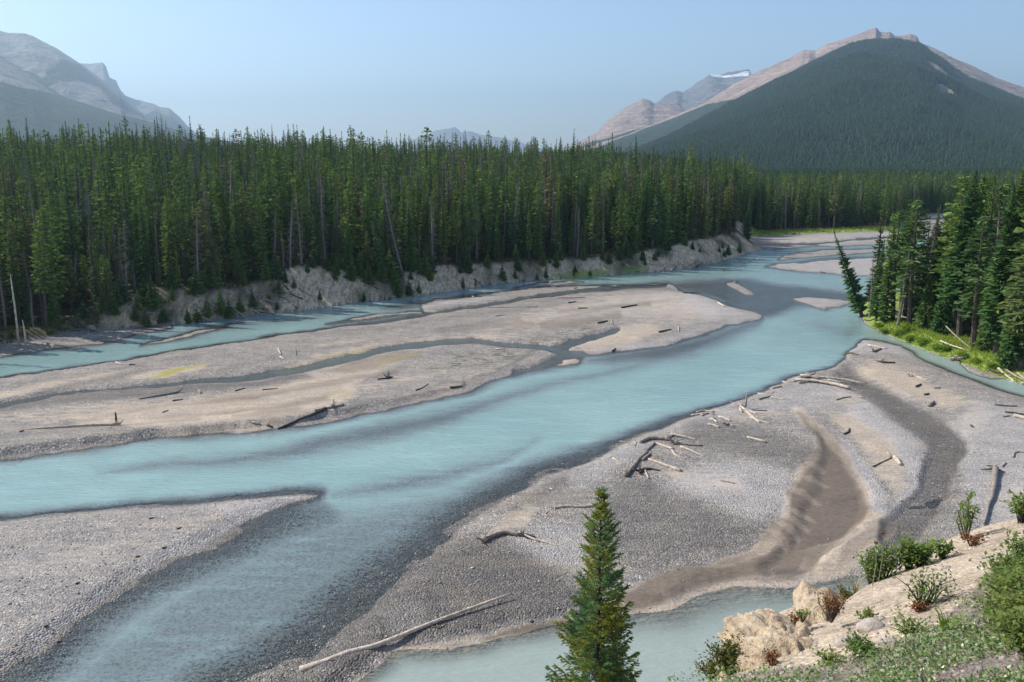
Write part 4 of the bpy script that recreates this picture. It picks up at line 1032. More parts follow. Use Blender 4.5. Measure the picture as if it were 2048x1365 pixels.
# the spur's own trees, spread over its mesh
def spread(XX, DD, ZZ, veg, smax, n_try, dens):
    nr_, nc_ = XX.shape
    i = rng.integers(0, smax, n_try); j = rng.integers(0, nc_ - 1, n_try); a = rng.random(n_try); b = rng.random(n_try)
    area = np.abs((XX[i, j + 1] - XX[i, j]) * (DD[np.minimum(i + 1, nr_ - 1), j] - DD[i, j]))
    keep = rng.random(n_try) < area / area.max()
    f = lambda G: (G[i, j] * (1 - a) + G[i, j + 1] * a) * (1 - b) + (G[i + 1, j] * (1 - a) + G[i + 1, j + 1] * a) * b
    x, y, z, vg = f(XX), f(DD), f(ZZ), f(veg)
    keep &= (vg > rng.uniform(0.3, 0.9, n_try)) & (rng.random(n_try) < 0.85 + 0.9 * fbm(x / 260, y / 500, 4, 29))
    return x[keep], y[keep], z[keep]
x, y, z = spread(XX, DD, ZZ, at_['veg'], 128, 290000, 1)
n = len(x); big = 1 + (y / 4200) * 0.5
forest_mass('mountain_forest', np.stack([x, y, z - 1], 1), rng.integers(0, 3, n), rng.uniform(1.1, 2.0, n) * big, rng.uniform(0.7, 1.15, n), far_src, 'dark conifer forest clothing the big mountain spur up to its treeline')

# ================================================================== THE GROVE ON THE RIGHT BANK
for i in range(3):
    H = [14, 12, 15][i]
    reg('spruce', H, conifer(H, [2.5, 2.3, 2.2][i], 700 + i, 'spruce', 0.03, 0.26, 12, 8, gap=0.05), M['bark'], M['spruce'])
for i in range(2):
    H = [20, 19][i]
    reg('spruce', H, conifer(H, [1.9, 1.6][i], 720 + i, 'spruce', [0.22, 0.12][i], 0.28, 10, 6, gap=0.12), M['bark'], M['spruce'])
def height_for(x, y, z0, vtop):
    lo, hi = 1.0, 45.0
    for _ in range(30):
        m_ = (lo + hi) / 2
        if proj(x, y, z0 + m_)[1] > vtop: lo = m_
        else: hi = m_
    return lo
GR = [
 (1724, 634, 450, 'spruce', 1, -0.40, 'spruce leaning far out over the river at the grove\'s left tip'),
 (1738, 636, 505, 'dead', 0, 0, 'twiggy grey dead tree at the grove tip beside the leaning spruce'),
 (1741, 630, 421, 'spruce', 3, 0.02, 'ragged spruce standing tallest at the grove\'s left tip'),
 (1752, 643, 480, 'spruce', 1, 0, 'slim bright green spruce second in from the grove tip'),
 (1762, 638, 500, 'dead', 3, 0, 'dense grey dead trunk among the tip trees of the grove'),
 (1772, 645, 435, 'spruce', 0, 0, 'slim spruce before the gap in the left half of the grove'),
 (1786, 640, 418, 'pine', 0, 0, 'crooked topped pine left of the grove\'s river gap'),
 (1796, 652, 470, 'dead', 1, 0.03, 'tall grey snag with pale foot behind the yellow-green strip'),
 (1808, 640, 398, 'pine', 2, 0, 'tall pine with bushy top in the middle of the grove\'s left half'),
 (1818, 652, 396, 'pine', 1, 0, 'bare stemmed pine with clumped top beside the bushy topped one'),
 (1830, 646, 470, 'spruce', 2, 0, 'short dark spruce filling the gap between two pines'),
 (1846, 648, 440, 'dead', 3, 0, 'thin dead tree in the see-through gap of the grove'),
 (1856, 645, 411, 'spruce', 1, 0, 'very narrow spruce with river glinting on both sides'),
 (1850, 658, 550, 'spruce', 6, 0, 'low bushy spruce at the grove front left of the tall group'),
 (1882, 668, 540, 'spruce', 7, 0, 'wide skirted spruce at the grove front with pale green boughs'),
 (1876, 648, 400, 'spruce', 4, 0, 'spruce at the left side of the tall right group'),
 (1892, 664, 352, 'pine', 0, 0, 'tall pine with open crown left in the tall right group'),
 (1905, 660, 372, 'dead', 0, 0, 'reddish grey dead tree inside the tall right group'),
 (1918, 674, 340, 'spruce', 9, 0, 'tallest spruce left of the red-stemmed pine'),
 (1946, 694, 428, 'pine', 1, 0, 'red-stemmed pine whose bare trunk shows down to the fallen log'),
 (1934, 668, 352, 'pine', 3, 0, 'thin pine behind the red-stemmed pine'),
 (1962, 682, 355, 'spruce', 5, 0, 'dark spruce right behind the red-stemmed pine'),
 (1968, 703, 585, 'spruce', 8, 0, 'broad young blue-green spruce at the grove front, right of the pine'),
 (1992, 712, 372, 'spruce', 10, 0, 'dense yellow-green spruce column near the right edge'),
 (2008, 712, 338, 'spruce', 9, 0, 'tall rusty tinged spruce behind the yellow-green column'),
 (2030, 742, 480, 'spruce', 10, 0, 'bright spruce before the dark trunk at the right edge'),
 (2041, 740, 330, 'pine', 2, 0, 'thick dark trunked pine at the right edge of the frame'),
 (2060, 748, 320, 'spruce', 9, 0, 'tall spruce cut by the right edge of the frame'),
 (1982, 700, 420, 'dead', 2, 0.02, 'dead stem between the red-stemmed pine and the yellow-green column'),
 (2018, 735, 560, 'spruce', 7, 0, 'low wide spruce at the bank right of the yellow-green column'),
]
r5 = random.Random(5)
for (u, v, vt, kd, wh, lean, lab) in GR:
    p = at(u, v); H = height_for(p.x, p.y, p.z, vt)
    wide = {'spruce': 1.5, 'pine': 1.55, 'dead': 1.3}[kd]
    if kd == 'spruce' and wh >= 6 and wh <= 8: wide = min(1.6, max(0.8, 9 / H))
    if lean < -.1: wide = 1.6
    e = place_tree(kd, p.x, p.y, p.z, H, r5.uniform(0, 6.28) if not lean else 0, lab, 'conifers of the grove on the right bank', wide, (0, lean), which=wh % len(KINDS[kd]))
# more of the same grove, behind
gx, gy = jgrid(35, 150, 75, 200, 3.1)
u_, v_ = proj(gx, gy, 0); sv = sample(gx, gy, sdgr)
ok = (sv > 5.5) & (u_ > 1745) & (u_ < 2100) & (v_ < interp(u_, [(1700, 636), (1860, 654), (1960, 694), (2048, 722), (2400, 830)]))
ok &= rng.random(len(gx)) < interp(u_, [(1745, .5), (1800, 0.28), (1880, 0.35), (1910, 0.8), (2400, 0.9)])
for x, y, u in zip(gx[ok], gy[ok], u_[ok]):
    z = float(sample(x, y)); kd = r5.choices(['spruce', 'pine', 'dead'], [6, 3, 2])[0]
    H = r5.uniform(15, 19) if u < 1890 else r5.uniform(17, 24)
    side = 'left half' if u < 1890 else ('right half' if u < 2048 else 'far right end')
    nm = {'spruce': 'narrow spruce', 'pine': 'open crowned pine', 'dead': 'grey dead tree'}[kd]
    place_tree(kd, x, y, z, H, r5.uniform(0, 6.28), f'{nm} in the back of the right bank grove, {side}', f'{kd} trees at the back of the grove, {side}', r5.uniform(1.2, 1.6))

# young trees on the scarps and at their feet
r6 = random.Random(6)
yl = [(415, 632, 1.0), (442, 630, 1.4), (458, 634, 0.9), (376, 648, 0.8), (480, 622, 0.8), (505, 612, 0.9), (640, 600, 0.6), (795, 590, 1.1), (817, 590, 0.9), (838, 585, 0.7), (1005, 560, 1.0), (1030, 556, 0.7), (1150, 545, .6), (790, 572, 1.0), (735, 560, 1.0), (1290, 530, 0.6), (1310, 520, 0.8), (1400, 505, .5), (1445, 497, .5), (345, 600, .7), (270, 640, .8), (245, 600, 1.2), (560, 560, .7), (670, 560, .8), (1240, 520, 1.0), (1205, 520, .9), (1085, 530, 1.0), (920, 545, .8), (700, 548, 1.2), (510, 560, 1.1), (460, 560, 1.2), (615, 545, .8), (235, 610, 1.1), (1270, 505, 1.1), (1330, 500, .9), (1370, 490, .8), (860, 560, .9), (975, 535, 1.1), (1120, 520, 1.2), (655, 540, 1.0), (765, 560, 1.3), (780, 555, 1.6), (740, 545, 1.7)]
for i, (u, v, s) in enumerate(yl):
    p = at(u, v)
    place_tree('young', p.x, p.y, p.z - 0.1, 3.6 * s, r6.uniform(0, 6), f'{"knee-high" if s < 0.75 else ("small" if s < 1.05 else "half-grown")} green spruce on the bank face {where_(u)}', 'young spruces on the far bank ' + where_(u), r6.uniform(0.9, 1.3))

for i in range(95):
    u = r6.uniform(20, 1500); tv = float(np.interp(u, [t[0] for t in TOE[1:17]], [t[1] for t in TOE[1:17]]))
    hp = float(np.interp(u, [0, 230, 330, 600, 850, 1100, 1400, 1480], [14, 40, 66, 74, 46, 38, 50, 44]))
    f = r6.choice([r6.uniform(0.0, 0.15), r6.uniform(0.6, 1.15), r6.uniform(.85, 1.2)])
    p = at(u, tv - f * hp)
    if float(sample(p.x, p.y, sdlr)) < 0.4: continue
    s = r6.uniform(0.4, 1.5) if f > .5 else r6.uniform(0.3, 0.8)
    place_tree('young', p.x, p.y, p.z - 0.1, 3.8 * s, r6.uniform(0, 6), f'{"tiny" if s < .6 else ("low" if s < 1 else "bushy half-grown")} green spruce {"at the bank foot" if f < .3 else "on the bank rim"} {where_(u)}', 'young spruces on the far bank ' + where_(u), r6.uniform(0.9, 1.5))

# ================================================================== GRASS AND WILLOW SCRUB
m_grass = mat_foliage('bank_grass', [(0, (0.19, 0.30, 0.05)), (0.5, (0.25, 0.35, 0.06)), (1, (0.30, 0.33, 0.08))], trans=0.35)
m_grass2 = mat_foliage('willow_leaves', [(0, (0.17, 0.26, 0.045)), (1, (0.25, 0.34, 0.06))], trans=0.4)
def tufts(name, xs, ys, hts, mat, label, seed, k=6, wdt=0.05, cat='grass'):
    r = random.Random(seed); m = MB()
    zs = sample(xs, ys)
    for x, y, z, ht in zip(xs, ys, zs, hts):
        for q in range(k):
            a = r.uniform(0, 6.28); d = r.uniform(0, 0.22); bx = x + math.cos(a) * d; by = y + math.sin(a) * d
            l = Vector((r.uniform(-.4, .4), r.uniform(-.4, .4), 1)) * ht * r.uniform(0.6, 1.1)
            n_ = Vector((math.cos(a + 1), math.sin(a + 1), 0)) * wdt
            b = Vector((bx, by, z - 0.03))
            m.tri(b - n_, b + n_, b + l)
    return tag(obj(name, m.mesh(name, [mat])), label, cat, None, 'stuff')
gx, gy = jgrid(35, 120, 60, 150, 0.42); sv = sample(gx, gy, sdgr); u_, v_ = proj(gx, gy, 0)
ok = (sv > 0.3) & (sv < 17) & (u_ < 2200) & (v_ > 610)
tufts('bank_grass', gx[ok], gy[ok], rng.uniform(0.25, 0.7, ok.sum()), m_grass, 'yellow-green grass and sedge along the foot of the right bank grove', 1, 5, 0.06)
gx, gy = jgrid(60, 260, 300, 370, 1.2); sv = sample(gx, gy, sdlr); u_, v_ = proj(gx, gy, 0)
ok = (sv > 0.8) & (sv < 12) & (u_ > 1495) & (u_ < 1800) & (v_ < 480) & (v_ > 458)
tufts('far_meadow_grass', gx[ok], gy[ok], rng.uniform(0.4, 0.9, ok.sum()), m_grass, 'thin strip of bright green grass behind the far gravel beach', 2, 4, 0.25)
gx, gy = jgrid(-110, 120, 90, 240, 1.1); sv = sample(gx, gy, sdlr); sc2 = sample(gx, gy, scr); u_, v_ = proj(gx, gy, 0)
ok = (sv > 0.0) & (sv < 11) & (u_ > -20) & (u_ < 1500) & (sc2 < 0.25) & (fbm(gx / 5, gy / 5, 3, 2) > -0.15)
tufts('undergrowth', gx[ok], gy[ok], rng.uniform(0.3, 1.1, ok.sum()), mat_foliage('undergrowth_leaves', [(0, (0.06, 0.09, 0.025)), (1, (0.12, 0.12, 0.03))], trans=.3), 'low green and ochre undergrowth along the foot of the far forest', 3, 6, 0.10, 'undergrowth')

# ================================================================== LEAFY SHRUBS
def shrub(name, p, ht, wd, ns, leaf, lm, sm, seed, label, cat='shrub', group=None, per=16, upright=0.5, dense=1.0):
    r = random.Random(seed); st = MB(); lv = MB(); p = Vector(p)
    for i in range(ns):
        a = r.uniform(0, 6.28); o_ = r.uniform(0.1, 1) * (1 - upright * 0.5)
        L = ht * r.uniform(0.55, 1.05)
        b = Vector((math.cos(a), math.sin(a), 0)) * wd * 0.12 * r.random()
        tip = Vector((math.cos(a) * wd * o_ * 0.62 + r.gauss(0, wd * .08), math.sin(a) * wd * o_ * 0.62 + r.gauss(0, wd * .08), L * (1 - 0.35 * o_)))
        mid = b * 0.5 + tip * 0.5 + Vector((r.uniform(-.14, .14), r.uniform(-.14, .14), r.uniform(0.02, .2))) * ht
        pts = [b - Vector((0, 0, 0.03)), mid, tip]
        st.tube(pts, [0.006 + ht * 0.006, 0.004 + ht * .003, 0.0015], 4)
        for j in range(int(per * dense * 1.4)):
            f = r.uniform(0.15, 1.02) ** 0.7
            c = (b * (1 - f) ** 2 + mid * 2 * f * (1 - f) + tip * f * f)
            c = c + Vector((r.gauss(0, 1), r.gauss(0, 1), r.gauss(0, .7))) * wd * 0.10
            d = Vector((r.uniform(-1, 1), r.uniform(-1, 1), r.uniform(-.5, .9))).normalized() * leaf * r.uniform(0.6, 1.2)
            s = d.cross(Vector((r.uniform(-.3, .3), r.uniform(-.3, .3), 1))).normalized() * leaf * 0.30
            lv.quad(c, c + d * .5 + s, c + d, c + d * .5 - s)
    e = obj(name, None, None, p); tag(e, label, cat, group)
    obj('stems', st.mesh('stems', [sm]), e); obj('leaves', lv.mesh('leaves', [lm]), e)
    return e
m_leaf = mat_foliage('green_leaves', [(0, (0.13, 0.20, 0.06)), (0.6, (0.19, 0.26, 0.08)), (1, (0.24, 0.28, 0.09))], trans=0.4)
m_olive = mat_foliage('olive_needles', [(0, (0.08, 0.10, 0.03)), (1, (0.15, 0.14, 0.04))], trans=0.2)
m_red = mat_foliage('russet_leaves', [(0, (0.22, 0.09, 0.045)), (1, (0.26, 0.13, 0.06))], trans=0.3)
m_straw = mat_foliage('straw', [(0, (0.45, 0.38, 0.25)), (1, (0.6, 0.53, 0.4))], trans=0.3)
for i, (u, v, ht, wd) in enumerate([(1770, 668, 1.1, 2.2), (1795, 672, 1.3, 2.6), (1820, 682, 1.0, 2.2), (1845, 690, 1.2, 2.4), (1870, 700, 1.0, 2.0), (1812, 664, 1.4, 2.4), (1890, 702, 0.9, 1.8), (1925, 715, 0.9, 1.8), (1950, 728, 0.8, 1.6), (1755, 655, 0.9, 1.6), (1985, 738, 0.9, 1.6)]):
    shrub('willow_shrub', at(u, v), ht, wd, 16, 0.24, m_grass2, M['bark'], 40 + i, ['willow bush right below the slim bright spruce of the grove tip', 'willow bush under the left snag of the grove', 'willow bush below the bushy topped pine', 'willow bush in the middle of the verge left of the bushy spruce', 'willow bush at the verge below the low bushy spruce', 'tallest willow bush at the back of the verge', 'willow bush at the foot of the slanting fallen trunk', 'low willow bush before the red-stemmed pine', 'low willow bush below the broad blue-green spruce', 'outermost willow bush at the grove tip by the water', 'last willow bush toward the right edge of the frame'][i], 'shrub', 'willow bushes in the grass before the grove', 34, 0.2)

# ================================================================== DRIFTWOOD
def driftwood(name, px, w0, w1, mat, label, cat='driftwood', group=None, straight=False, lift=0.0, stubs=0, roots=0, knob=0, rise=None, seed=0, arch=0.0):
    """a log lying along the traced points; w0, w1 are its widths in pixels of the photograph"""
    r = random.Random(seed + int(px[0][0] * 7 + px[0][1]))
    P3 = [at(u, v) for u, v in px]
    # resample
    pts = []; 
    for i in range(len(P3) - 1):
        k = 3
        for j in range(k): pts.append(P3[i].lerp(P3[i + 1], j / k))
    pts.append(P3[-1]); nn = len(pts)
    rg = [(p - Vector((0, 0, CZ))).length for p in pts]
    rad = [max(0.018, (w0 + (w1 - w0) * i / (nn - 1)) * 0.5 * rg[i] / F) for i in range(nn)]
    L = sum((pts[i + 1] - pts[i]).length for i in range(nn - 1))
    out = []
    for i, p in enumerate(pts):
        t = i / (nn - 1)
        g0 = float(sample(p.x, p.y))
        if L > 3 or straight:
            zl = pts[0].z * (1 - t) + pts[-1].z * t
            g0 = max(zl, g0 - rad[i])
        z = g0 + rad[i] * 0.75 + lift * t + arch * math.sin(t * math.pi)
        if rise: z += rise[0] * (1 - t) + rise[1] * t
        j = min(0.004 * L, rad[i] * 0.5) if 0 < i < nn - 1 else 0
        out.append(Vector((p.x + r.uniform(-j, j), p.y + r.uniform(-j, j), z)))
    m = MB(); o0 = out[0].copy()
    m.tube([q - o0 for q in out], rad, 8, rough=0.10)
    me = m.mesh('trunk', [mat], True)
    if not (stubs or roots or knob):
        o = obj(name, me, None, o0); tag(o, label, cat, group); return o
    e = obj(name, None, None, o0); tag(e, label, cat, group)
    obj('trunk', me, e)
    for s in range(stubs):
        f = r.uniform(0.15, 0.9); i = int(f * (nn - 1)); c = out[i] - o0
        d = Vector((r.uniform(-1, 1), r.uniform(-1, 1), r.uniform(0.1, 1.0))).normalized() * r.uniform(0.25, 0.75) * min(1.0, 0.25 + L * 0.12)
        b = MB(); b.tube([c, c + d * 0.5 + Vector((0, 0, .02)), c + d], [rad[i] * 0.4, rad[i] * 0.28, 0.01], 5)
        obj('branch', b.mesh('branch', [mat], True), e)
    for s in range(roots):
        a = r.uniform(0, 6.28); ax_ = (out[0] - out[1]).normalized(); 
        q = Vector((math.cos(a), math.sin(a), math.sin(a * 2) * 0.6 + 0.5)).normalized()
        LL = rad[0] * r.uniform(3.5, 7)
        b = MB(); b.tube([Vector((0, 0, 0)), (q * 0.6 + ax_ * 0.3) * LL * 0.6, (q + ax_ * r.uniform(-.2, .5)) * LL], [rad[0] * 0.6, rad[0] * 0.35, rad[0] * 0.08], 5)
        obj('root', b.mesh('root', [mat], True), e)
    if knob:
        b = MB(); b.blob((0, 0, rad[0] * 0.3), rad[0] * 1.6, 2, r.randrange(99), 0.3); obj('root_boss', b.mesh('root_boss', [mat], True), e)
    return e
PA, GY, DK = M['pale'], M['grey'], M['dark']
D = driftwood
D('fallen_tree', [(600, 1343), (745, 1295), (880, 1245), (1022, 1198)], 13, 4, PA, 'longest straight stripped trunk, lying on dark pebbles between the two channels, nearest the camera', rise=(-0.05, 0.3), stubs=4)
D('root_tangle', [(862, 1254), (880, 1258), (893, 1250)], 3, 1.5, DK, 'small dark tangle of roots caught under the longest stripped trunk', stubs=8)
D('driftwood_log', [(968, 1084), (985, 1076), (1010, 1069), (1045, 1073)], 9, 8, GY, 'arched grey log with dark end on pale gravel left of the foreground spruce', knob=1, roots=3, arch=.1)
D('driftwood_branch', [(1036, 1068), (1065, 1080), (1090, 1086), (1118, 1094)], 6, 1.5, PA, 'thin pale forked branch trailing right from the arched grey log', stubs=2)
D('root_tangle', [(1048, 1072), (1060, 1074), (1070, 1076)], 7, 4, DK, 'brown matted root mass behind the arched grey log', stubs=9, roots=5)
D('driftwood_log', [(1108, 1018), (1135, 1014), (1165, 1016), (1200, 1012)], 5, 6, PA, 'pale log with side twigs half hidden behind the foreground spruce\'s top', stubs=5, roots=3)
D('driftwood_stub', [(1094, 1025), (1090, 1030), (1096, 1033)], 3, 2, PA, 'small curled twig just left of the pale log by the spruce top')
D('driftwood_log', [(1251, 955), (1270, 931), (1288, 910), (1309, 888)], 9, 5, GY, 'straight grey log pointing at the water, leftmost thick log of the jumble', stubs=3, roots=3)
D('driftwood_log', [(1297, 920), (1318, 928), (1340, 936), (1361, 944)], 4, 7, PA, 'bright straight pole running right from the middle of the straight grey log')
D('root_tangle', [(1286, 922), (1300, 910), (1315, 916), (1326, 921)], 7, 2, GY, 'brown snaggy branch crossing the straight grey log', stubs=6)
D('driftwood_log', [(1335, 881), (1312, 879), (1296, 880), (1281, 887)], 9, 7, GY, 'thick grey butt of wood at the waterline of the jumble', knob=1, stubs=2)
D('driftwood_branch', [(1240, 884), (1254, 886), (1262, 891), (1271, 893), (1273, 885), (1269, 881)], 3, 3, GY, 'hooked branch reaching into the turquoise water at the jumble', stubs=2)
D('driftwood_branch', [(1330, 879), (1340, 876), (1347, 871)], 4, 4, GY, 'curved limb joining the waterline butt to the forked upper piece')
D('driftwood_log', [(1347, 872), (1360, 874), (1376, 877), (1393, 881)], 6, 3, PA, 'forked pale piece, topmost of the jumble', roots=4, stubs=1)
D('driftwood_pole', [(1308, 886), (1320, 891), (1334, 896), (1346, 900)], 3, 5, PA, 'short white pole between the grey log\'s tip and the root stump')
D('root_stump', [(1349, 889), (1358, 889), (1380, 892), (1405, 893)], 7, 3, GY, 'upturned root stump with thin stem, right of the white pole', roots=5, stubs=2)
D('driftwood_branch', [(1344, 903), (1349, 911), (1358, 915), (1371, 918)], 5, 2, PA, 'sickle shaped white branch on open gravel under the root stump')
D('driftwood_pole', [(1361, 895), (1378, 901), (1393, 908), (1408, 914)], 4, 2, PA, 'slender white pole, rightmost of the jumble')
D('root_stump', [(1280, 946), (1288, 941), (1304, 940), (1320, 943)], 8, 3, DK, 'dark rooty stump with a brushy side below the bright straight pole', roots=6, stubs=4)
D('driftwood_branch', [(1289, 941), (1292, 948), (1297, 958)], 4, 4, PA, 'pale stick leaning on the dark rooty stump')
D('driftwood_branch', [(1226, 918), (1234, 923), (1243, 931)], 4, 1.5, PA, 'small white forked twig left of the straight grey log', stubs=2)
D('driftwood_pole', [(1494, 876), (1506, 879), (1532, 886)], 4, 5, PA, 'bright white pole alone on gravel in the middle of the right bar')
D('driftwood_branch', [(1440, 962), (1455, 965), (1470, 968)], 3, 2, GY, 'faint brown stick half buried in sand below the lone white pole')
pa = [[(1383, 832), (1405, 829), (1430, 825)], [(1398, 829), (1415, 833), (1430, 838)], [(1393, 826), (1410, 823), (1427, 824)], [(1404, 833), (1416, 828), (1428, 830)], [(1420, 839), (1427, 841), (1434, 846)]]
for i, q in enumerate(pa): D('driftwood_branch', q, 4, 3, [PA, GY, PA, GY, PA][i], ['lowest dark edged stick of the small shoreline heap', 'right pointing stick of the small shoreline heap', 'topmost stick of the small shoreline heap', 'middle crossing stick of the small shoreline heap', 'loose pale end lying just off the small shoreline heap'][i], stubs=1)
D('driftwood_pole', [(1437, 835), (1449, 838), (1461, 843)], 4, 3, PA, 'pale pole right of the small shoreline heap')
D('driftwood_pole', [(1416, 850), (1427, 852), (1438, 856)], 4, 3, PA, 'pale pole lying below the small shoreline heap')
D('root_tangle', [(1453, 851), (1460, 850), (1467, 854)], 5, 3, GY, 'knotty root piece between the shoreline heap and the white pole', roots=4)
D('standing_snag', [(1491, 816), (1491.5, 816), (1492, 815.6)], 4, 3, GY, 'short dark stub standing upright in the spiky heap', lift=1.6)
D('driftwood_log', [(1481, 816), (1496, 828), (1508, 838), (1519, 847)], 6, 4, PA, 'bleached log running down to the right from the spiky heap', stubs=4, roots=4)
D('driftwood_branch', [(1482, 812), (1480, 820), (1484, 826)], 5, 4, PA, 'bleached butt at the left of the spiky heap', roots=3)
D('driftwood_branch', [(1490, 822), (1502, 825), (1513, 829)], 4, 3, PA, 'short pale stick across the spiky heap')
D('driftwood_branch', [(1500, 836), (1520, 843), (1541, 849)], 3, 2, PA, 'long thin stick at the foot of the spiky heap')
D('driftwood_branch', [(1503, 821), (1518, 822), (1534, 823)], 2.5, 2, DK, 'dark thin twig pointing right from the spiky heap')
for i, q in enumerate([[(1519, 800), (1530, 797), (1541, 793)], [(1540, 796), (1555, 798), (1572, 801)], [(1510, 788), (1530, 789), (1548, 786)], [(1500, 799), (1508, 801)]]): D('driftwood_branch', q, 3, 2, [DK, PA, PA, GY][i], ['dark slanting stick in the scatter above the spiky heap', 'pale right pointing stick in the scatter above the spiky heap', 'uppermost thin stick in the scatter above the spiky heap', 'leftmost bit in the scatter above the spiky heap'][i], stubs=1)
D('driftwood_log', [(1545, 778), (1553, 777), (1563, 775)], 5, 5, GY, 'short brown block of wood left of the long sticks by the bend')
lp = [([(1560, 757), (1563, 764), (1575, 766), (1592, 764)], 3, 4), ([(1590, 762), (1630, 765), (1670, 773), (1700, 781)], 5, 6), ([(1600, 754), (1640, 757), (1690, 765), (1730, 773)], 6, 2), ([(1640, 766), (1670, 771), (1698, 778)], 4, 3), ([(1598, 768), (1620, 765), (1644, 768)], 4, 3), ([(1628, 755), (1660, 757), (1697, 760)], 3, 1.5), ([(1600, 760), (1620, 756), (1640, 760)], 5, 4), ([(1655, 762), (1680, 766), (1706, 770)], 4, 2), ([(1610, 751), (1626, 753), (1630, 750)], 5, 3)]
ll = ['up-curved white root tip at the left end of the long driftwood heap', 'longest lower trunk of the long driftwood heap by the bend', 'trunk with dark thin end reaching right from the long heap', 'pale short trunk under the right half of the long heap', 'left lower stick of the long heap, against the gravel', 'thin top stick of the long heap', 'brown butt in the left half of the long heap', 'pale stick wedged in the right half of the long heap', 'knobbly root piece on top of the long heap']
for i, (q, a, b) in enumerate(lp): D('driftwood_log', q, a, b, [PA, PA, PA, PA, GY, PA, GY, PA, GY][i], ll[i], rise=(0.05, 0.05 + 0.12 * (i % 3)), stubs=2 if i in (1, 2, 6, 8) else 0)
D('driftwood_log', [(1736, 693), (1755, 696), (1773, 699)], 5, 3, PA, 'white log nearest the tip of the right gravel bar', stubs=0)
D('root_stump', [(1748, 705), (1755, 702), (1762, 699)], 5, 3, GY, 'brown root stump just under the white log at the bar tip', roots=4)
D('driftwood_branch', [(1692, 709), (1704, 708), (1717, 711)], 4, 2, DK, 'dark low branch at the water\'s edge below the bar tip', stubs=3)
D('driftwood_branch', [(1763, 726), (1777, 727), (1790, 727)], 5, 3, DK, 'dark rooted piece on pale sand between stream and river', roots=4, stubs=2)
D('driftwood_pole', [(1819, 753), (1826, 752), (1840, 757), (1854, 762)], 5, 2, PA, 'white knobbed pole on the sand beside the right stream', roots=3)
for i, (q, a, mt, lb) in enumerate([
 ([(1832, 775), (1842, 770)], 4, DK, 'short dark stick left of the pair on the brown flat'),
 ([(1868, 778), (1881, 777)], 3, GY, 'small flat stick right of the pair on the brown flat'),
 ([(1849, 791), (1858, 789)], 4, DK, 'rusty chunk of wood above the stubby grey log'),
 ([(1858, 815), (1863, 810), (1868, 806)], 7, GY, 'stubby grey log standing on edge beside the wet gravel channel'),
 ([(1672, 801), (1690, 796), (1702, 795)], 3, GY, 'sandy coloured branch on the tan patch under the long heap'),
 ([(1718, 795), (1729, 798)], 3, PA, 'tiny white stick by the top of the wet gravel channel'),
 ([(1688, 870), (1697, 866), (1699, 858)], 4, DK, 'dark hooked stick on the grey gravel left of the tan flat'),
 ([(1746, 935), (1765, 925), (1784, 916)], 3, DK, 'thin dark stick lying across the tan flat'),
 ([(1789, 918), (1795, 925), (1801, 932)], 9, PA, 'fat pale log end beside the thin dark stick on the tan flat'),
 ([(1775, 907), (1781, 914)], 4, PA, 'small white chip above the thin dark stick'),
 ([(2026, 916), (2028, 908), (2036, 905), (2050, 906)], 3.5, GY, 'hook shaped grey branch near the right edge above the tall crooked snag'),
 ([(1990, 811), (2010, 813), (2034, 814)], 3, DK, 'dark twig at the right edge, upper of the pair'),
 ([(2010, 826), (2030, 828), (2056, 832)], 4, DK, 'dark branch at the right edge, just above the white log'),
 ([(2028, 834), (2048, 839), (2070, 845)], 7, PA, 'bright white log cut by the right edge'),
 ([(2020, 833), (2006, 835)], 2, DK, 'short dark twig left of the bright white log'),
 ([(2004, 935), (2012, 927)], 3, GY, 'small bit of wood right of the crooked snag\'s head'),
 ([(1942, 853), (1946, 856)], 4, DK, 'dark lump on the pale sandy shoulder at right'),
 ([(1100, 978), (1106, 981)], 3, PA, 'tiny white chip on dark shoreline pebbles above the spruce')]):
    D('driftwood_stick', q, a, max(1.5, a * 0.7), mt, lb)
D('fallen_snag', [(1990, 941), (1989, 965), (1984, 992), (1976, 1020), (1967, 1052)], 11, 4, GY, 'tall crooked bleached trunk with a T of roots at its upper end', roots=0, lift=0.1)
for q, w in (([(1990, 943), (1975, 943), (1960, 942)], 5), ([(1990, 942), (1982, 936), (1972, 934)], 4), ([(1990, 943), (2000, 945), (2010, 948)], 5)):
    D('root_limb', q, w, 1.5, DK, {5: 'dark root limb spread at the crooked snag\'s head', 4: 'upper root limb of the crooked snag\'s head'}[w] + (', pointing left' if q[-1][0] < 1980 else ', pointing right'), rise=(.15, .1))
# along the right stream
D('fallen_tree', [(1862, 652), (1885, 668), (1910, 683), (1942, 702)], 3, 2, GY, 'grey fallen trunk slanting down through the willows under the red-stemmed pine', rise=(2.2, 0.2))
D('fallen_tree', [(1880, 690), (1900, 697), (1930, 705)], 3, 2, PA, 'thin bleached trunk lying in the grass below the slanting one', rise=(.5, .3))
D('fallen_tree', [(1775, 640), (1800, 646), (1830, 652)], 3, 2, GY, 'grey pole lying behind the willows at the grove\'s foot', rise=(1.2, .9))
D('driftwood_branch', [(1724, 646), (1738, 643), (1750, 640)], 3, 2, DK, 'dark log lying in the water off the grove\'s tip', rise=(.1, .15))
for i, q in enumerate([[(1892, 731), (1902, 727), (1914, 722)], [(1900, 724), (1912, 722), (1926, 722)], [(1903, 717), (1912, 724), (1918, 729)], [(1912, 716), (1920, 719), (1932, 720)]]): D('driftwood_branch', q, 5, 3, [DK, GY, DK, GY][i], ['left dark stem of the snag heap in the right stream', 'top stem of the snag heap in the right stream', 'cross stem of the snag heap in the right stream', 'right stem of the snag heap in the right stream'][i], stubs=2, rise=(.1, .35))
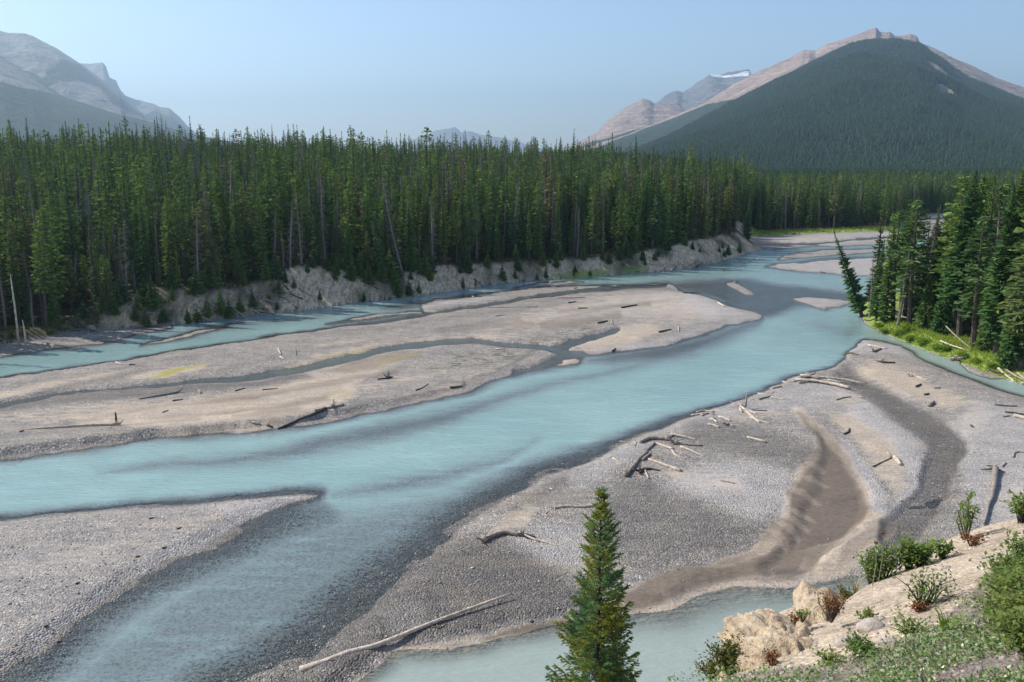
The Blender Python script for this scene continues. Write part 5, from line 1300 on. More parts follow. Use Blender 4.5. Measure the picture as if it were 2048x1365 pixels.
for i, q in enumerate([[(1996, 742), (2012, 753), (2030, 772)], [(2010, 745), (2030, 757), (2056, 768)], [(2035, 752), (2048, 762), (2070, 775)], [(1975, 742), (1990, 748), (2010, 752)], [(2020, 770), (2035, 774), (2050, 773)]]): D('driftwood_pole', q, 4, 3, [PA, GY, PA, DK, PA][i], ['pale pole slanting into the right stream, leftmost of the bank heap', 'grey pole in the middle of the bank heap at the right edge', 'pale pole of the bank heap cut by the frame\'s edge', 'dark root wood at the left foot of the bank heap', 'pale short piece nearest the stream in the bank heap'][i], stubs=1, rise=(.25, .1))
# on the island
D('fallen_tree', [(556, 860), (590, 845), (620, 833), (652, 820)], 4, 7, DK, 'long dark trunk sliding off the island\'s cut edge into the channel', stubs=1)
D('fallen_tree', [(629, 823), (650, 819), (688, 812)], 4, 5, GY, 'grey trunk lying beside the long dark one at the cut edge', stubs=3, knob=0)
D('root_stump', [(666, 817), (667, 810)], 6, 4, GY, 'stump with upright snag between the two cut edge trunks', roots=4, rise=(0.1, 0.5))
D('fallen_tree', [(238, 851), (190, 853), (120, 856), (50, 860)], 6, 1.5, PA, 'long bleached trunk with dark upturned roots on the left of the island', roots=5)
D('standing_snag', [(233, 850), (233.3, 850), (233, 849.5)], 5, 3, DK, 'dark root spike standing up at the long bleached trunk\'s end', lift=1.3)
D('fallen_tree', [(357, 786), (330, 791), (278, 799)], 5, 2.5, GY, 'dark grey trunk lying alone on the tan flat in the island\'s left half', roots=3)
D('root_stump', [(776, 757), (784, 757), (755, 760)], 5, 3, DK, 'dark root stump with a raised arm on the sandy middle of the island', roots=6, stubs=2)
D('standing_snag', [(777, 757), (777.3, 757), (777, 756.5)], 4, 2, GY, 'grey prong rising from the island\'s sandy middle', lift=1.0)
isl = [([(557, 700), (559, 705), (562, 710)], 4, PA, 'small white log upright looking, on grey gravel in the island\'s left part'), ([(560, 715), (568, 719)], 3, PA, 'white chip under the small white log'),
 ([(232, 726), (245, 730)], 3, PA, 'white stick at the far shoreline left'), ([(258, 731), (270, 730)], 3, DK, 'dark stick beside the white one at the far shoreline'),
 ([(932, 618), (980, 616), (1030, 615), (1076, 615)], 3, DK, 'long thin dark trunk stretched along the upper island'), ([(1137, 607), (1152, 604)], 3, DK, 'short dark log between the long thin trunk and the pale pole'),
 ([(1110, 597), (1140, 597), (1170, 596)], 3, PA, 'pale pole on the upper island right of the long thin trunk'), ([(1157, 618), (1175, 617)], 3, DK, 'dark log below the pale pole on the upper island'),
 ([(1243, 617), (1258, 614), (1274, 611)], 4, DK, 'dark straight log on the right half of the island'), ([(990, 633), (1008, 631)], 3, PA, 'pale curved stick under the long thin trunk'),
 ([(940, 592), (948, 596)], 4, PA, 'white log end near the far channel'), ([(1202, 571), (1230, 572), (1262, 571)], 3, PA, 'white pole at the far shore of the island'),
 ([(1220, 577), (1270, 574), (1332, 570)], 2.5, DK, 'dark line of branches at the island\'s top right'), ([(1318, 666), (1342, 660)], 4, DK, 'dark log near the lower right shore of the island'),
 ([(1357, 655), (1358, 664)], 3, PA, 'white stub beside the dark log near the lower right shore'), ([(1196, 648), (1215, 643)], 4, DK, 'dark log at the mossy patch\'s right end'),
 ([(1222, 640), (1226, 650)], 3, GY, 'grey prong at the mossy patch\'s right corner'), ([(990, 700), (1012, 699)], 3, PA, 'white stick on the gravel tongue between the two island streams'),
 ([(832, 782), (845, 777), (856, 769)], 3, DK, 'dark knotted branch on the pebbles near the channel edge'), ([(1225, 704), (1231, 698)], 4, DK, 'dark stub at the lower shore right of the stream mouth'),
 ([(1436, 607), (1449, 614)], 4, PA, 'white log near the island\'s right tip'), ([(1366, 587), (1400, 588), (1432, 599)], 2.5, DK, 'thin dark branch along the island\'s right shore'),
 ([(398, 783), (402, 788)], 5, GY, 'stubby grey stump right of the lone trunk on the tan flat'), ([(345, 803), (366, 800)], 3, DK, 'dark stick under the lone trunk on the tan flat'),
 ([(325, 826), (337, 821)], 3, PA, 'pale stick on the wide tan flat'), 
 ([(470, 783), (490, 777)], 2.5, DK, 'dark sliver at the sand bank\'s crest, left'), ([(525, 781), (555, 778)], 2.5, DK, 'dark sliver at the sand bank\'s crest, right'),
 ([(505, 846), (520, 850)], 4, PA, 'white bit of wood close to the cut edge'), ([(535, 852), (545, 856)], 6, DK, 'dark root lump at the cut edge'),
 ([(40, 865), (48, 862)], 3, DK, 'dark chip left of the long bleached trunk\'s thin end'), ([(900, 777), (925, 774)], 4, DK, 'dark twiggy bit on the near shore pebbles'),
 ([(590, 700), (593, 712)], 2.5, GY, 'grey twig right of the small white log'), ([(1060, 598), (1090, 595)], 2.5, DK, 'dark branch in the damp hollow of the upper island'),
 ([(1148, 578), (1154, 576)], 3, PA, 'pale log on the thin gravel strip by the far channel'), ([(1100, 567), (1118, 565)], 4, PA, 'white tangle on the thin gravel strip below the far bank'),
 ([(1468, 566), (1476, 565)], 3, PA, 'white bits on the small shoal island'), ([(1585, 470), (1592, 466)], 2, DK, 'dark stick on the far gravel beach'),
 ([(1640, 545), (1652, 547)], 2, DK, 'dark stick on the gravel bar before the grove tip'), ([(1560, 540), (1600, 547), (1640, 552)], 2, DK, 'line of drift at the lower rim of the gravel bar before the grove tip')]
for q, a, mt, lb in isl: D('driftwood_stick', q, a, max(1.4, a * 0.6), mt, lb)
for (u, v, lb) in [(358, 1058, 'dark stick on the near left gravel bar, right of middle'), (302, 1038, 'dark chip on the near left bar\'s upper slope'), (155, 1168, 'dark chip in the middle of the near left bar'), (275, 1115, 'dark twig on the near left bar\'s lower slope'), (92, 1254, 'dark stick low on the near left bar'), (118, 1285, 'dark wood fragment at the near left bar\'s lower rim'), (328, 1097, 'dark crumb of bark near the left bar\'s lower rim')]:
    D('driftwood_stick', [(u - 4, v + 1), (u + 1, v), (u + 5, v - 2)], 3, 2, DK, lb, stubs=1)
# deadfall on the far bank
r8 = random.Random(8)
for i in range(78):
    u = r8.choice([r8.uniform(150, 1500), r8.uniform(1250, 1500), r8.uniform(380, 620)])
    tv = np.interp(u, [t[0] for t in TOE[1:17]], [t[1] for t in TOE[1:17]])
    hpx = np.interp(u, [0, 230, 330, 600, 850, 1100, 1400, 1480], [8, 40, 60, 66, 36, 28, 40, 36])
    v0 = tv - r8.uniform(0.0, 0.75) * hpx; 
    L = r8.uniform(2, 6.5); a = r8.uniform(-0.5, 0.9) + (math.pi if r8.random() < .3 else 0)
    p = at(u, v0); q = p + Vector((math.cos(a) * L * .6, abs(math.sin(a)) * -L * 0.5, 0))
    zq = max(0, float(sample(q.x, q.y))); q.z = zq + 0.1 if r8.random() < .7 else zq + L * 0.4
    p.z += 0.15
    m = MB(); m.tube([Vector((0, 0, 0)), (q - p) * 0.5 + Vector((0, 0, r8.uniform(-.1, .2))), q - p], [r8.uniform(0.07, 0.15), 0.07, 0.03], 6)
    mt = r8.choice([PA, GY, GY, DK])
    tone = {PA: 'pale', GY: 'grey', DK: 'dark'}[mt]
    o = obj('fallen_log', m.mesh('fallen_log', [mt], True), None, p)
    tag(o, f'{tone} deadfall log lying on the far bank face {where_(u)}', 'fallen log', f'{tone} deadfall on the far bank {where_(u)}')
for (u, v, vt, lb) in [(52, 692, 640, 'slim pale dead pole standing on the far left beach'), (38, 690, 548, 'taller bleached dead trunk standing behind the slim pole at far left')]:
    p = at(u, v); H = height_for(p.x, p.y, p.z, vt - (0 if vt > 600 else 0))
    m = MB(); m.tube([Vector((0, 0, -.3)), Vector((0.02, 0, H * .5)), Vector((-.1, 0, H))], [0.2, 0.15, 0.06], 7)
    tag(obj('standing_dead_pole', m.mesh('standing_dead_pole', [PA], True), None, p), lb, 'dead trunk')
for (u, v) in [(303, 688), (317, 652), (253, 665)]:
    pass
m = MB(); m.blob((0, 0, 0.3), 0.7, 3, 5, 0.15, (1, .8, .8))
tag(obj('boulder', m.mesh('boulder', [M['grey']], True), None, at(184, 660)), 'pale round boulder at the foot of the shaded bank at left', 'boulder')

# ================================================================== COBBLES: the larger stones standing proud of the gravel
nS = 26000
su = rng.uniform(-60, 2110, nS); sv_ = 680 + (1500 - 680) * rng.random(nS) ** 0.8
cx_, cy_ = ground(su, sv_, 0.1); cz_ = sample(cx_, cy_); ld = sample(cx_, cy_, np.maximum(sdlr, sdgr)); sn = sample(cx_, cy_, A['sand'][::-1]); 
kk_ = (cz_ > -0.06) & (ld < 0) & (rng.random(nS) < np.where(sn > 0.4, 0.12, 1.0)) & (fbm(cx_ / 3, cy_ / 3, 3, 12) > rng.uniform(-0.9, 0.5, nS))
cx_, cy_, cz_ = cx_[kk_], cy_[kk_], cz_[kk_]; nS = len(cx_)
oct_ = np.array([[1, 0, 0], [0.3, 0.9, 0.1], [-0.8, 0.5, 0], [-0.7, -0.6, 0.05], [0.4, -0.9, 0], [0.15, 0.05, 0.8], [0, 0, -0.7]], np.float32)
of = np.array([[0, 1, 5], [1, 2, 5], [2, 3, 5], [3, 4, 5], [4, 0, 5], [1, 0, 6], [2, 1, 6], [3, 2, 6], [4, 3, 6], [0, 4, 6]])
szs = (0.035 + 0.05 * rng.random(nS) ** 2 + 0.08 * (rng.random(nS) < 0.006))
an = rng.uniform(0, 6.28, nS); jit = rng.uniform(0.7, 1.35, (nS, 3))
vx = oct_[None] * jit[:, None, :] * szs[:, None, None]; ca, sa = np.cos(an)[:, None], np.sin(an)[:, None]
sv3 = np.stack([vx[..., 0] * ca - vx[..., 1] * sa, vx[..., 0] * sa + vx[..., 1] * ca, vx[..., 2]], -1) + np.stack([cx_, cy_, cz_ + szs * 0.25], -1)[:, None, :]
sfc = (of[None] + (np.arange(nS) * 7)[:, None, None]).reshape(-1, 3)
t = NT('cobble'); vn = t.voro(t.pos(), 1.7, dim='2D'); c3 = t.n('SeparateColor'); t.l(vn.outputs['Color'], c3.inputs[0])
t.pbr(t.ramp(c3.outputs[0], [(0, (0.14, 0.135, 0.135)), (0.4, (0.27, 0.26, 0.255)), (0.7, (0.36, 0.33, 0.29)), (0.9, (0.46, 0.44, 0.41)), (1, (0.58, 0.56, 0.53))]), 0.8, None, 0.3)
tag(obj('cobbles', fast_mesh('cobbles', sv3.reshape(-1, 3), sfc, t.m, None, False)), 'loose grey and tan cobbles standing out of the gravel bars', 'stones', None, 'stuff')

# ================================================================== THE BLUFF UNDER THE CAMERA
def bplane(x, y): return np.minimum(0.319 * x - 0.47 * y + 26.42, 26.55 + 0.02 * x)
def plane_px(u, v):
    a, b, c = ray(u, v); t = (26.42 - CZ) / (c - 0.319 * a + 0.47 * b)
    return a * t, b * t
EDGE = [plane_px(u, v) for u, v in [(1300, 1400), (1350, 1368), (1440, 1356), (1462, 1335), (1475, 1300), (1490, 1268), (1530, 1228), (1580, 1207), (1650, 1197), (1690, 1194), (1710, 1172), (1758, 1145), (1800, 1120), (1850, 1093), (1900, 1072), (1950, 1058), (1990, 1047), (2048, 1034), (2130, 1010), (2230, 985)]]
BP = [(0.6, 5.0), (-1.2, 3.6), (-4, 2.4), (-9, 1), (-12, -8)][::-1]
BPOLY = BP + EDGE + [(13, 17), (22, 20), (40, 20), (40, -8)]
def bluff_z(x, y, detail=True):
    x = np.asarray(x, np.float32); y = np.asarray(y, np.float32)
    sd = poly_sd(x, y, BPOLY, 60.0)
    n = fbm(x / 1.3, y / 1.3, 4, 3) * 0.10 + fbm(x / 0.22, y / 0.22, 3, 8) * 0.018
    z = bplane(x, y) + n * ss(0.3 + np.abs(sd)) - 1.25 * np.maximum(sd, 0) ** 1.0 - 0.10 * np.exp(-np.abs(sd) / 0.12) + 0.5 * fbm(x / 4, y / 4, 4, 77) * ss(sd / 2)
    return z
bxs = np.concatenate([np.arange(-12, -0.5, 0.25), np.arange(-0.5, 11, 0.045), np.arange(11, 40, 0.4)])
bys = np.concatenate([np.arange(-8, 2.4, 0.3), np.arange(2.4, 15.2, 0.05), np.arange(15.2, 34, 0.3)])
BX, BY = np.meshgrid(bxs, bys); BZ = bluff_z(BX, BY); BZ = np.maximum(BZ, -1.0)
bu, bv = proj(BX, BY, BZ)
cover = ss(0.5 - poly_sd(bu.astype(np.float32), bv.astype(np.float32), [(1200, 1420), (1340, 1362), (1500, 1345), (1640, 1335), (1780, 1290), (1880, 1250), (1960, 1160), (2048, 1090), (2500, 1000), (2500, 2500), (0, 2500)], 60) / 60)
cover = np.where(BY < 2.5, 0.6, cover)
def mat_bluff():
    t = NT('bluff_till'); p = t.pos()
    v = t.voro(p, 16); csn = t.n('SeparateColor'); t.l(v.outputs['Color'], csn.inputs[0])
    v2 = t.voro(p, 45); cs2 = t.n('SeparateColor'); t.l(v2.outputs['Color'], cs2.inputs[0])
    n1 = t.noise(p, 1.4, 5, 0.6); n2 = t.noise(p, 9, 4, 0.7)
    c = t.mix(t.step(n1, 0.35, 0.65), (0.36, 0.295, 0.225), (0.47, 0.39, 0.30))
    st = t.ramp(csn.outputs[0], [(0, (0.22, 0.20, 0.19)), (0.4, (0.40, 0.35, 0.29)), (0.8, (0.55, 0.49, 0.41)), (1, (0.68, 0.64, 0.58))])
    c = t.mix(t.math('MULTIPLY', t.step(v.outputs['Distance'], 0.42, 0.25), t.step(csn.outputs[1], 0.55, 0.7)), c, st)
    c = t.mix(1.0, c, t.ramp(cs2.outputs[0], [(0, (0.72, 0.72, 0.72)), (1, (1.25, 1.22, 1.2))]), 'MULTIPLY')
    c = t.mix(1.0, c, t.ramp(n2, [(0.3, (0.75, 0.74, 0.73)), (0.7, (1.15, 1.15, 1.15))]), 'MULTIPLY')
    mat_ = t.mix(t.step(n2, 0.4, 0.6), (0.13, 0.10, 0.085), (0.27, 0.22, 0.19))
    cv = t.math('ADD', t.attr('cover'), t.math('MULTIPLY', t.math('SUBTRACT', n1, 0.5), 0.8))
    c = t.mix(t.math('MULTIPLY', t.step(cv, 0.35, 0.6), 0.9), c, mat_)
    hgt = t.math('ADD', t.math('MULTIPLY', v.outputs['Distance'], -0.7), n2)
    t.pbr(c, 0.95, t.bump(hgt, 0.9, 0.03), 0.15)
    return t.m
bco = np.stack([BX, BY, BZ], -1).reshape(-1, 3); bfc = grid_faces(*BX.shape)
tag(obj('bluff', fast_mesh('bluff', bco, bfc, mat_bluff(), {'cover': cover})), kind='structure')
def on_bluff(u, v):
    a, b, c = ray(u, v); lo = 1.5; t = lo
    ts = np.arange(2.0, 22, 0.02); z = bluff_z(a * ts, b * ts); w = np.where(CZ + c * ts < z)[0]
    t = ts[w[0]] if len(w) else 10
    return Vector((a * t, b * t, float(bluff_z(np.array([a * t]), np.array([b * t]))[0])))

# ochre outcrop at the bluff's edge
def mat_outcrop():
    t = NT('ochre_conglomerate'); p = t.pos()
    v = t.voro(p, 13); csn = t.n('SeparateColor'); t.l(v.outputs['Color'], csn.inputs[0])
    n1 = t.noise(p, 3, 6, 0.65); n2 = t.noise(p, 22, 4, 0.7)
    c = t.mix(t.step(n1, 0.35, 0.65), (0.44, 0.335, 0.225), (0.58, 0.475, 0.35))
    c = t.mix(t.math('MULTIPLY', t.step(v.outputs['Distance'], 0.35, 0.2), t.step(csn.outputs[1], 0.72, 0.8)), c, t.mix(csn.outputs[0], (0.30, 0.29, 0.30), (0.62, 0.56, 0.48)))
    c = t.mix(1.0, c, t.ramp(n2, [(0.3, (0.7, 0.68, 0.65)), (0.7, (1.18, 1.18, 1.18))]), 'MULTIPLY')
    t.pbr(c, 0.95, t.bump(t.math('ADD', t.math('MULTIPLY', n2, 0.8), t.math('MULTIPLY', n1, 1.5)), 1.0, 0.05), 0.15)
    return t.m
import bmesh
def rock(name, c, r, sx, sy, sz_, seed, mat, label, cat='rock', sub=5, amp=0.28, group=None):
    bm = bmesh.new(); bmesh.ops.create_icosphere(bm, subdivisions=sub, radius=1)
    P_ = np.array([v.co[:] for v in bm.verts], np.float32)
    n = fbm(P_[:, 0] * 1.3 + P_[:, 2] * 0.9 + seed, P_[:, 1] * 1.3 - P_[:, 2] * 0.8, 5, seed) * amp + fbm(P_[:, 0] * 5 + P_[:, 2] * 3.7, P_[:, 1] * 5 + P_[:, 2] * 2.9 + seed, 4, seed + 3) * amp * 0.5
    Q = P_ * (1 + n[:, None]) * np.array([sx, sy, sz_]) * r
    fc = np.array([[v.index for v in f.verts] for f in bm.faces]); bm.free()
    o = obj(name, fast_mesh(name, Q, fc, mat), None, c); tag(o, label, cat, group); return o
m_oc = mat_outcrop()
pA = on_bluff(1592, 1300); pB = on_bluff(1650, 1248)
rock('earth_outcrop', pA + Vector((0.0, 0.02, -0.35)), 0.50, 1.0, 1.5, 0.80, 2, m_oc, 'ochre lump of crumbling conglomerate at the bluff\'s lower left edge', 'outcrop', 6, 0.55)
rock('earth_outcrop', pB + Vector((0, 0.12, -0.41)), 0.56, 1.1, 1.5, 0.72, 9, m_oc, 'second paler ochre lump behind and right of the first, with dry grass on it', 'outcrop', 6, 0.5)
m_st = mat_wood('pale_stone', (0.38, 0.33, 0.29), (0.60, 0.53, 0.47), 12)
for i, (u, v, r, lb) in enumerate([(1700, 1288, 0.11, 'wedge of pinkish pale rock in the heather, left of the pair'), (1742, 1258, 0.11, 'flat pinkish rock slab, upper of the group on the bluff'), (1773, 1286, 0.07, 'small pale rock right of the low green plant'), (1553, 1268, 0.085, 'rounded cream stone set in the ochre outcrop'), (1532, 1246, 0.045, 'grey stone set high in the ochre outcrop'), (1521, 1292, 0.03, 'small blue-grey stone low on the ochre outcrop'), (1712, 1258, 0.03, 'small white pebble beside the upper slab'), (1893, 1137, 0.05, 'cream stone in the middle of the bare slope'), (1866, 1143, 0.05, 'whitish broken stone left of the cream one on the bare slope'), (1600, 1212, 0.05, 'white stone on the crest of the second ochre lump'), (1760, 1205, 0.035, 'grey stone on the bare slope near its edge'), (1535, 1300, 0.06, 'pale stone slab low in the ochre outcrop'), (1962, 1118, 0.035, 'pale stone on the upper bare slope at right'), (1905, 1160, 0.03, 'small white stone under the cream stone')]):
    p = on_bluff(u, v)
    if u in (1553, 1532, 1521, 1535): p = p + Vector((0, -0.05, 0.16))
    rock('stone', p, r, 1.1, 0.8, 0.65, 20 + i, m_st, lb, 'stone', 3, 0.25)
# loose stones
r9 = random.Random(9); m = MB(); base = MB(); base.blob((0, 0, 0), 1, 1, 3, 0.3)
for i in range(1700):
    u = r9.uniform(1400, 2200); v = r9.uniform(1030, 1365)
    a, b = plane_px(u, v)
    if not (2 < b < 16): continue
    z = float(bluff_z(np.array([a]), np.array([b]))[0]); sz = r9.uniform(0.006, 0.02) * (1.8 if r9.random() < .06 else 1)
    q = Vector((a, b, z)); n0 = len(m.v); an = r9.uniform(0, 6.28); ca, sa = math.cos(an), math.sin(an); fx, fz = r9.uniform(.7, 1.5), r9.uniform(.5, .8)
    for w in base.v:
        x_, y_ = w.x * fx, w.y; m.v.append(q + Vector((x_ * ca - y_ * sa, x_ * sa + y_ * ca, w.z * fz)) * sz)
    m.f += [tuple(k + n0 for k in f) for f in base.f]; m.m += [0] * len(base.f)
tag(obj('loose_stones', m.mesh('loose_stones', [m_st], True)), 'loose pebbles strewn over the bare tan slope of the bluff', 'pebbles', None, 'stuff')

# plants of the bluff
sh = [
 (1462, 1352, .42, .50, 34, .035, m_olive, 'dense olive juniper bush at the bluff\'s lower left edge below the outcrop', 30),
 (1425, 1362, .28, .34, 20, .032, m_olive, 'low olive sprig in front of the juniper at the frame\'s foot', 24),
 (1690, 1196, .24, .30, 14, .035, m_olive, 'sparse olive plant at the edge right of the ochre lumps', 16),
 (1745, 1152, .62, .42, 20, .050, m_leaf, 'tall leafy bush at the edge with reddish stems, nearest the pool', 22),
 (1768, 1138, .52, .48, 18, .048, m_leaf, 'leafy bush just behind the tall one at the edge', 20),
 (1822, 1112, .50, .55, 22, .052, m_leaf, 'broad bright leafy bush at the edge above the wet channel', 22),
 (1846, 1104, .36, .40, 16, .050, m_leaf, 'smaller leafy bush right against the broad bright one', 18),
 (1890, 1080, .36, .30, 12, .055, m_leaf, 'small dark leafy plant alone on the edge left of the sapling', 16),
 (1932, 1078, .95, .34, 9, .050, m_leaf, 'tall thin leafy sapling on the edge before the gravel', 24),
 (1944, 1092, .22, .28, 10, .040, m_red, 'low russet plant under the thin sapling', 14),
 (2042, 1046, .60, .50, 18, .060, m_leaf, 'leafy bush at the right frame edge on the crest', 20),
 (1850, 1212, .46, .62, 18, .040, m_leaf, 'open many stemmed bush in the middle of the bare slope', 13),
 (1836, 1224, .15, .26, 10, .030, m_red, 'rusty little plant at the foot of the many stemmed bush', 14),
 (1660, 1262, .40, .34, 20, .030, m_red, 'russet grassy plant on the second ochre lump', 12),
 (1735, 1246, .16, .18, 10, .035, m_leaf, 'small green plant beside the upper slab', 16),
 (1722, 1312, .22, .30, 16, .035, m_leaf, 'low dark green plant between the pale rocks', 18),
 (1604, 1262, .16, .14, 7, .030, m_leaf, 'little green sprig growing on the ochre outcrop', 12),
 (1586, 1270, .14, .16, 8, .026, m_red, 'reddish sprig left of the green one on the outcrop', 10),
 (1545, 1330, .16, .20, 10, .030, m_red, 'brown withered plant at the outcrop\'s foot', 12),
 (1660, 1330, .14, .30, 14, .030, m_leaf, 'low green plant at the heather\'s upper rim', 14),
 (1820, 1265, .12, .45, 18, .030, m_leaf, 'flat bright leafy patch left of the bare slope\'s foot', 14),
]
for i, (u, v, ht, wd, ns, lf, lm, lb, per) in enumerate(sh):
    p = on_bluff(u, v); ht *= 0.78; wd *= 0.8
    if 'outcrop' in lb and 'on the' in lb or 'ochre lump' in lb and 'russet' in lb: p = p + Vector((0, 0, 0.12))
    shrub('leafy_shrub' if lm is m_leaf else ('juniper_bush' if lm is m_olive else 'russet_plant'), p, ht, wd, ns, lf, lm, M['bark'], 60 + i, lb, 'shrub', None, per, 0.6 if ht > 0.8 else 0.25)
# big bush at the right edge: several stools
for i, (u, v, ht, wd) in enumerate([(2028, 1160, .20, .45), (2058, 1140, .28, .5), (2020, 1205, .20, .42), (2050, 1210, .28, .5), (2045, 1262, .26, .45), (2068, 1305, .28, .5), (2018, 1250, .14, .35), (2100, 1235, .4, .6)]):
    shrub('silvery_bush', on_bluff(u, v), ht, wd, 34, .042, m_leaf, M['bark'], 90 + i, ['topmost low stool of the big leafy bush at the right edge', 'upper stool of the bush cut by the right edge', 'left rim stool of the big leafy bush', 'middle stool of the big leafy bush, its densest part', 'lower stool of the big leafy bush', 'lowest stool of the bush at the corner of the frame', 'short lower left stool where bush meets heather', 'outer stool of the bush past the frame edge'][i], 'shrub', 'stools of the big leafy bush at the right edge', 26, 0.15)
# dried stalks
for (u, v, vt, lb) in [(1757, 1165, 1078, 'tall dried brown flower stalk among the leafy edge bushes'), (1745, 1172, 1096, 'shorter dried brown flower stalk left of the tall one')]:
    p = on_bluff(u, v); H = height_for(p.x, p.y, p.z, vt) if False else (v - vt) / F * p.length * 1.0
    H = (v - vt) / F * (p - Vector((0, 0, CZ))).length * 1.08
    e = obj('dried_flower', None, None, p); tag(e, lb, 'flower')
    m = MB(); m.tube([Vector((0, 0, 0)), Vector((0.02, 0, H * .5)), Vector((0, 0.01, H))], [.006, .005, .003], 5); obj('stem', m.mesh('stem', [M['grey']]), e)
    m = MB(); m.blob((0, 0.01, H), .022, 2, 4, .3, (1, 1, .8)); obj('seed_head', m.mesh('seed_head', [m_red]), e)
# white grass tuft
def blades(name, p, n, L, w, mat, seed, lab):
    r = random.Random(seed); m = MB()
    for i in range(n):
        a = r.uniform(0, 6.28); l = L * r.uniform(.5, 1.1); sp__ = r.uniform(.2, .9)
        d = Vector((math.cos(a) * sp__, math.sin(a) * sp__, 1)).normalized(); n_ = Vector((-math.sin(a), math.cos(a), 0)) * w
        b = Vector((r.uniform(-.03, .03), r.uniform(-.03, .03), -.01)); md = b + d * l * .6; tp = md + (d + Vector((math.cos(a), math.sin(a), -.6)) * .6) * l * .4
        m.quad(b - n_, b + n_, md + n_ * .7, md - n_ * .7); m.tri(md - n_ * .7, md + n_ * .7, tp)
    return tag(obj(name, m.mesh(name, [mat]), None, p), lab, 'grass')
blades('grass_tuft', on_bluff(1712, 1178), 26, .30, .006, m_straw, 1, 'white dry grass tuft on the edge left of the leafy bushes')
blades('grass_tuft', on_bluff(1856, 1108), 40, .30, .006, m_grass, 2, 'yellow-green grass tuft beside the broad bright leafy bush')
blades('grass_tuft', on_bluff(1640, 1240), 34, .30, .006, m_straw, 3, 'dry straw tuft over the second ochre lump')
blades('grass_tuft', on_bluff(1890, 1262), 30, .22, .006, m_grass, 4, 'arching grass tuft in the leafy mat under the bare slope')
# heather and bearberry mat
m_mat = mat_foliage('mat_leaves', [(0, (0.10, 0.17, 0.05)), (1, (0.15, 0.21, 0.06))], trans=.25)
t_ = NT('glossy_mat_leaves'); c_ = t_.mix(t_.noise(t_.pos(), 9, 2), (0.10, 0.18, 0.05), (0.24, 0.29, 0.12)); t_.pbr(c_, 0.38, None, 0.6); m_gl = t_.m
lv = MB(); dv = MB(); rr = random.Random(77)
cand = 0
for i in range(60000):
    u = rr.uniform(1330, 2300); v = rr.uniform(1085, 1500)
    a, b = plane_px(u, v)
    if not (2.2 < b < 12): continue
    lim = np.interp(u, [1330, 1500, 1640, 1780, 1880, 1960, 2048, 2300], [1360, 1345, 1335, 1290, 1250, 1165, 1100, 1040])
    if v < lim + rr.uniform(-12, 20): continue
    pn = float(vnoise(np.array([a * 2.6]), np.array([b * 2.6]))[0]) + 0.5 * float(vnoise(np.array([a * 9.0]), np.array([b * 9.0]))[0])
    if pn < rr.uniform(0.55, 0.85): 
        if rr.random() < 0.35:
            z = float(bplane(a, b)) + 0.02; c = Vector((a, b, z)); L = rr.uniform(.03, .09); an = rr.uniform(0, 6.28)
            d = Vector((math.cos(an), math.sin(an), rr.uniform(-.1, .5))) * L; n_ = Vector((-math.sin(an), math.cos(an), 0)) * .003
            dv.tri(c - n_, c + n_, c + d)
        continue
    z = float(bplane(a, b)) + rr.uniform(-0.03, 0.07)
    c = Vector((a, b, z)); lf = rr.uniform(.018, .036)
    d = Vector((rr.uniform(-1, 1), rr.uniform(-1, 1), rr.uniform(-.1, .9))).normalized() * lf
    s = d.cross(Vector((rr.uniform(-.5, .5), rr.uniform(-.5, .5), 1))).normalized() * lf * .28
    lv.quad(c, c + d * .5 + s, c + d, c + d * .5 - s, 0 if rr.random() < .5 else 1)
tag(obj('leafy_mat', lv.mesh('leafy_mat', [m_mat, m_gl])), 'low glossy bearberry mat covering the lower right of the bluff', 'ground cover', None, 'stuff')
tag(obj('dry_heather', dv.mesh('dry_heather', [M['deadbark']])), 'dry purplish grey heather twigs between the leaf mats on the bluff', 'ground cover', None, 'stuff')

# ================================================================== THE FOREGROUND SPRUCE
a, b, c = ray(1203, 966); tt = 22.0 / b; top = Vector((a * tt, 22.0, CZ + c * tt))
bx_, by_ = 2.35, 22.0
bz_ = float(max(bluff_z(np.array([bx_]), np.array([by_]))[0], 0)); H = top.z - bz_
hero = obj('foreground_spruce', None, None, (top.x, top.y, bz_ - 0.2)); tag(hero, 'young spruce with cone-studded reddish top rising before the river, bottom centre', 'spruce')
m = MB(); m.tube([Vector((0, 0, H * i / 8)) for i in range(9)], [0.15 * (1 - i / 8) + 0.012 for i in range(9)], 8); obj('trunk', m.mesh('trunk', [M['bark']], True), hero)
def mat_hero():
    t = NT('foreground_spruce_needles'); p = t.n('TexCoord').outputs['Object']
    n = t.noise(p, 0.9, 3, .6); n2 = t.noise(p, 5, 2)
    c = t.mix(t.step(n, .4, .62), (0.15, 0.27, 0.12), (0.34, 0.36, 0.06))
    c = t.mix(1.0, c, t.ramp(n2, [(.3, (.65, .68, .7)), (.7, (1.4, 1.38, 1.3))]), 'MULTIPLY')
    d = t.n('BsdfDiffuse'); t.l(c, d.inputs[0]); tl = t.n('BsdfTranslucent'); t.l(c, tl.inputs[0])
    mx = t.n('MixShader'); mx.inputs[0].default_value = .42; t.l(d.outputs[0], mx.inputs[1]); t.l(tl.outputs[0], mx.inputs[2]); t.l(mx.outputs[0], t.out.inputs['Surface'])
    return t.m
m_hero = mat_hero()
rh = random.Random(21); bw_ = MB(); nd_ = MB(); cn_ = []
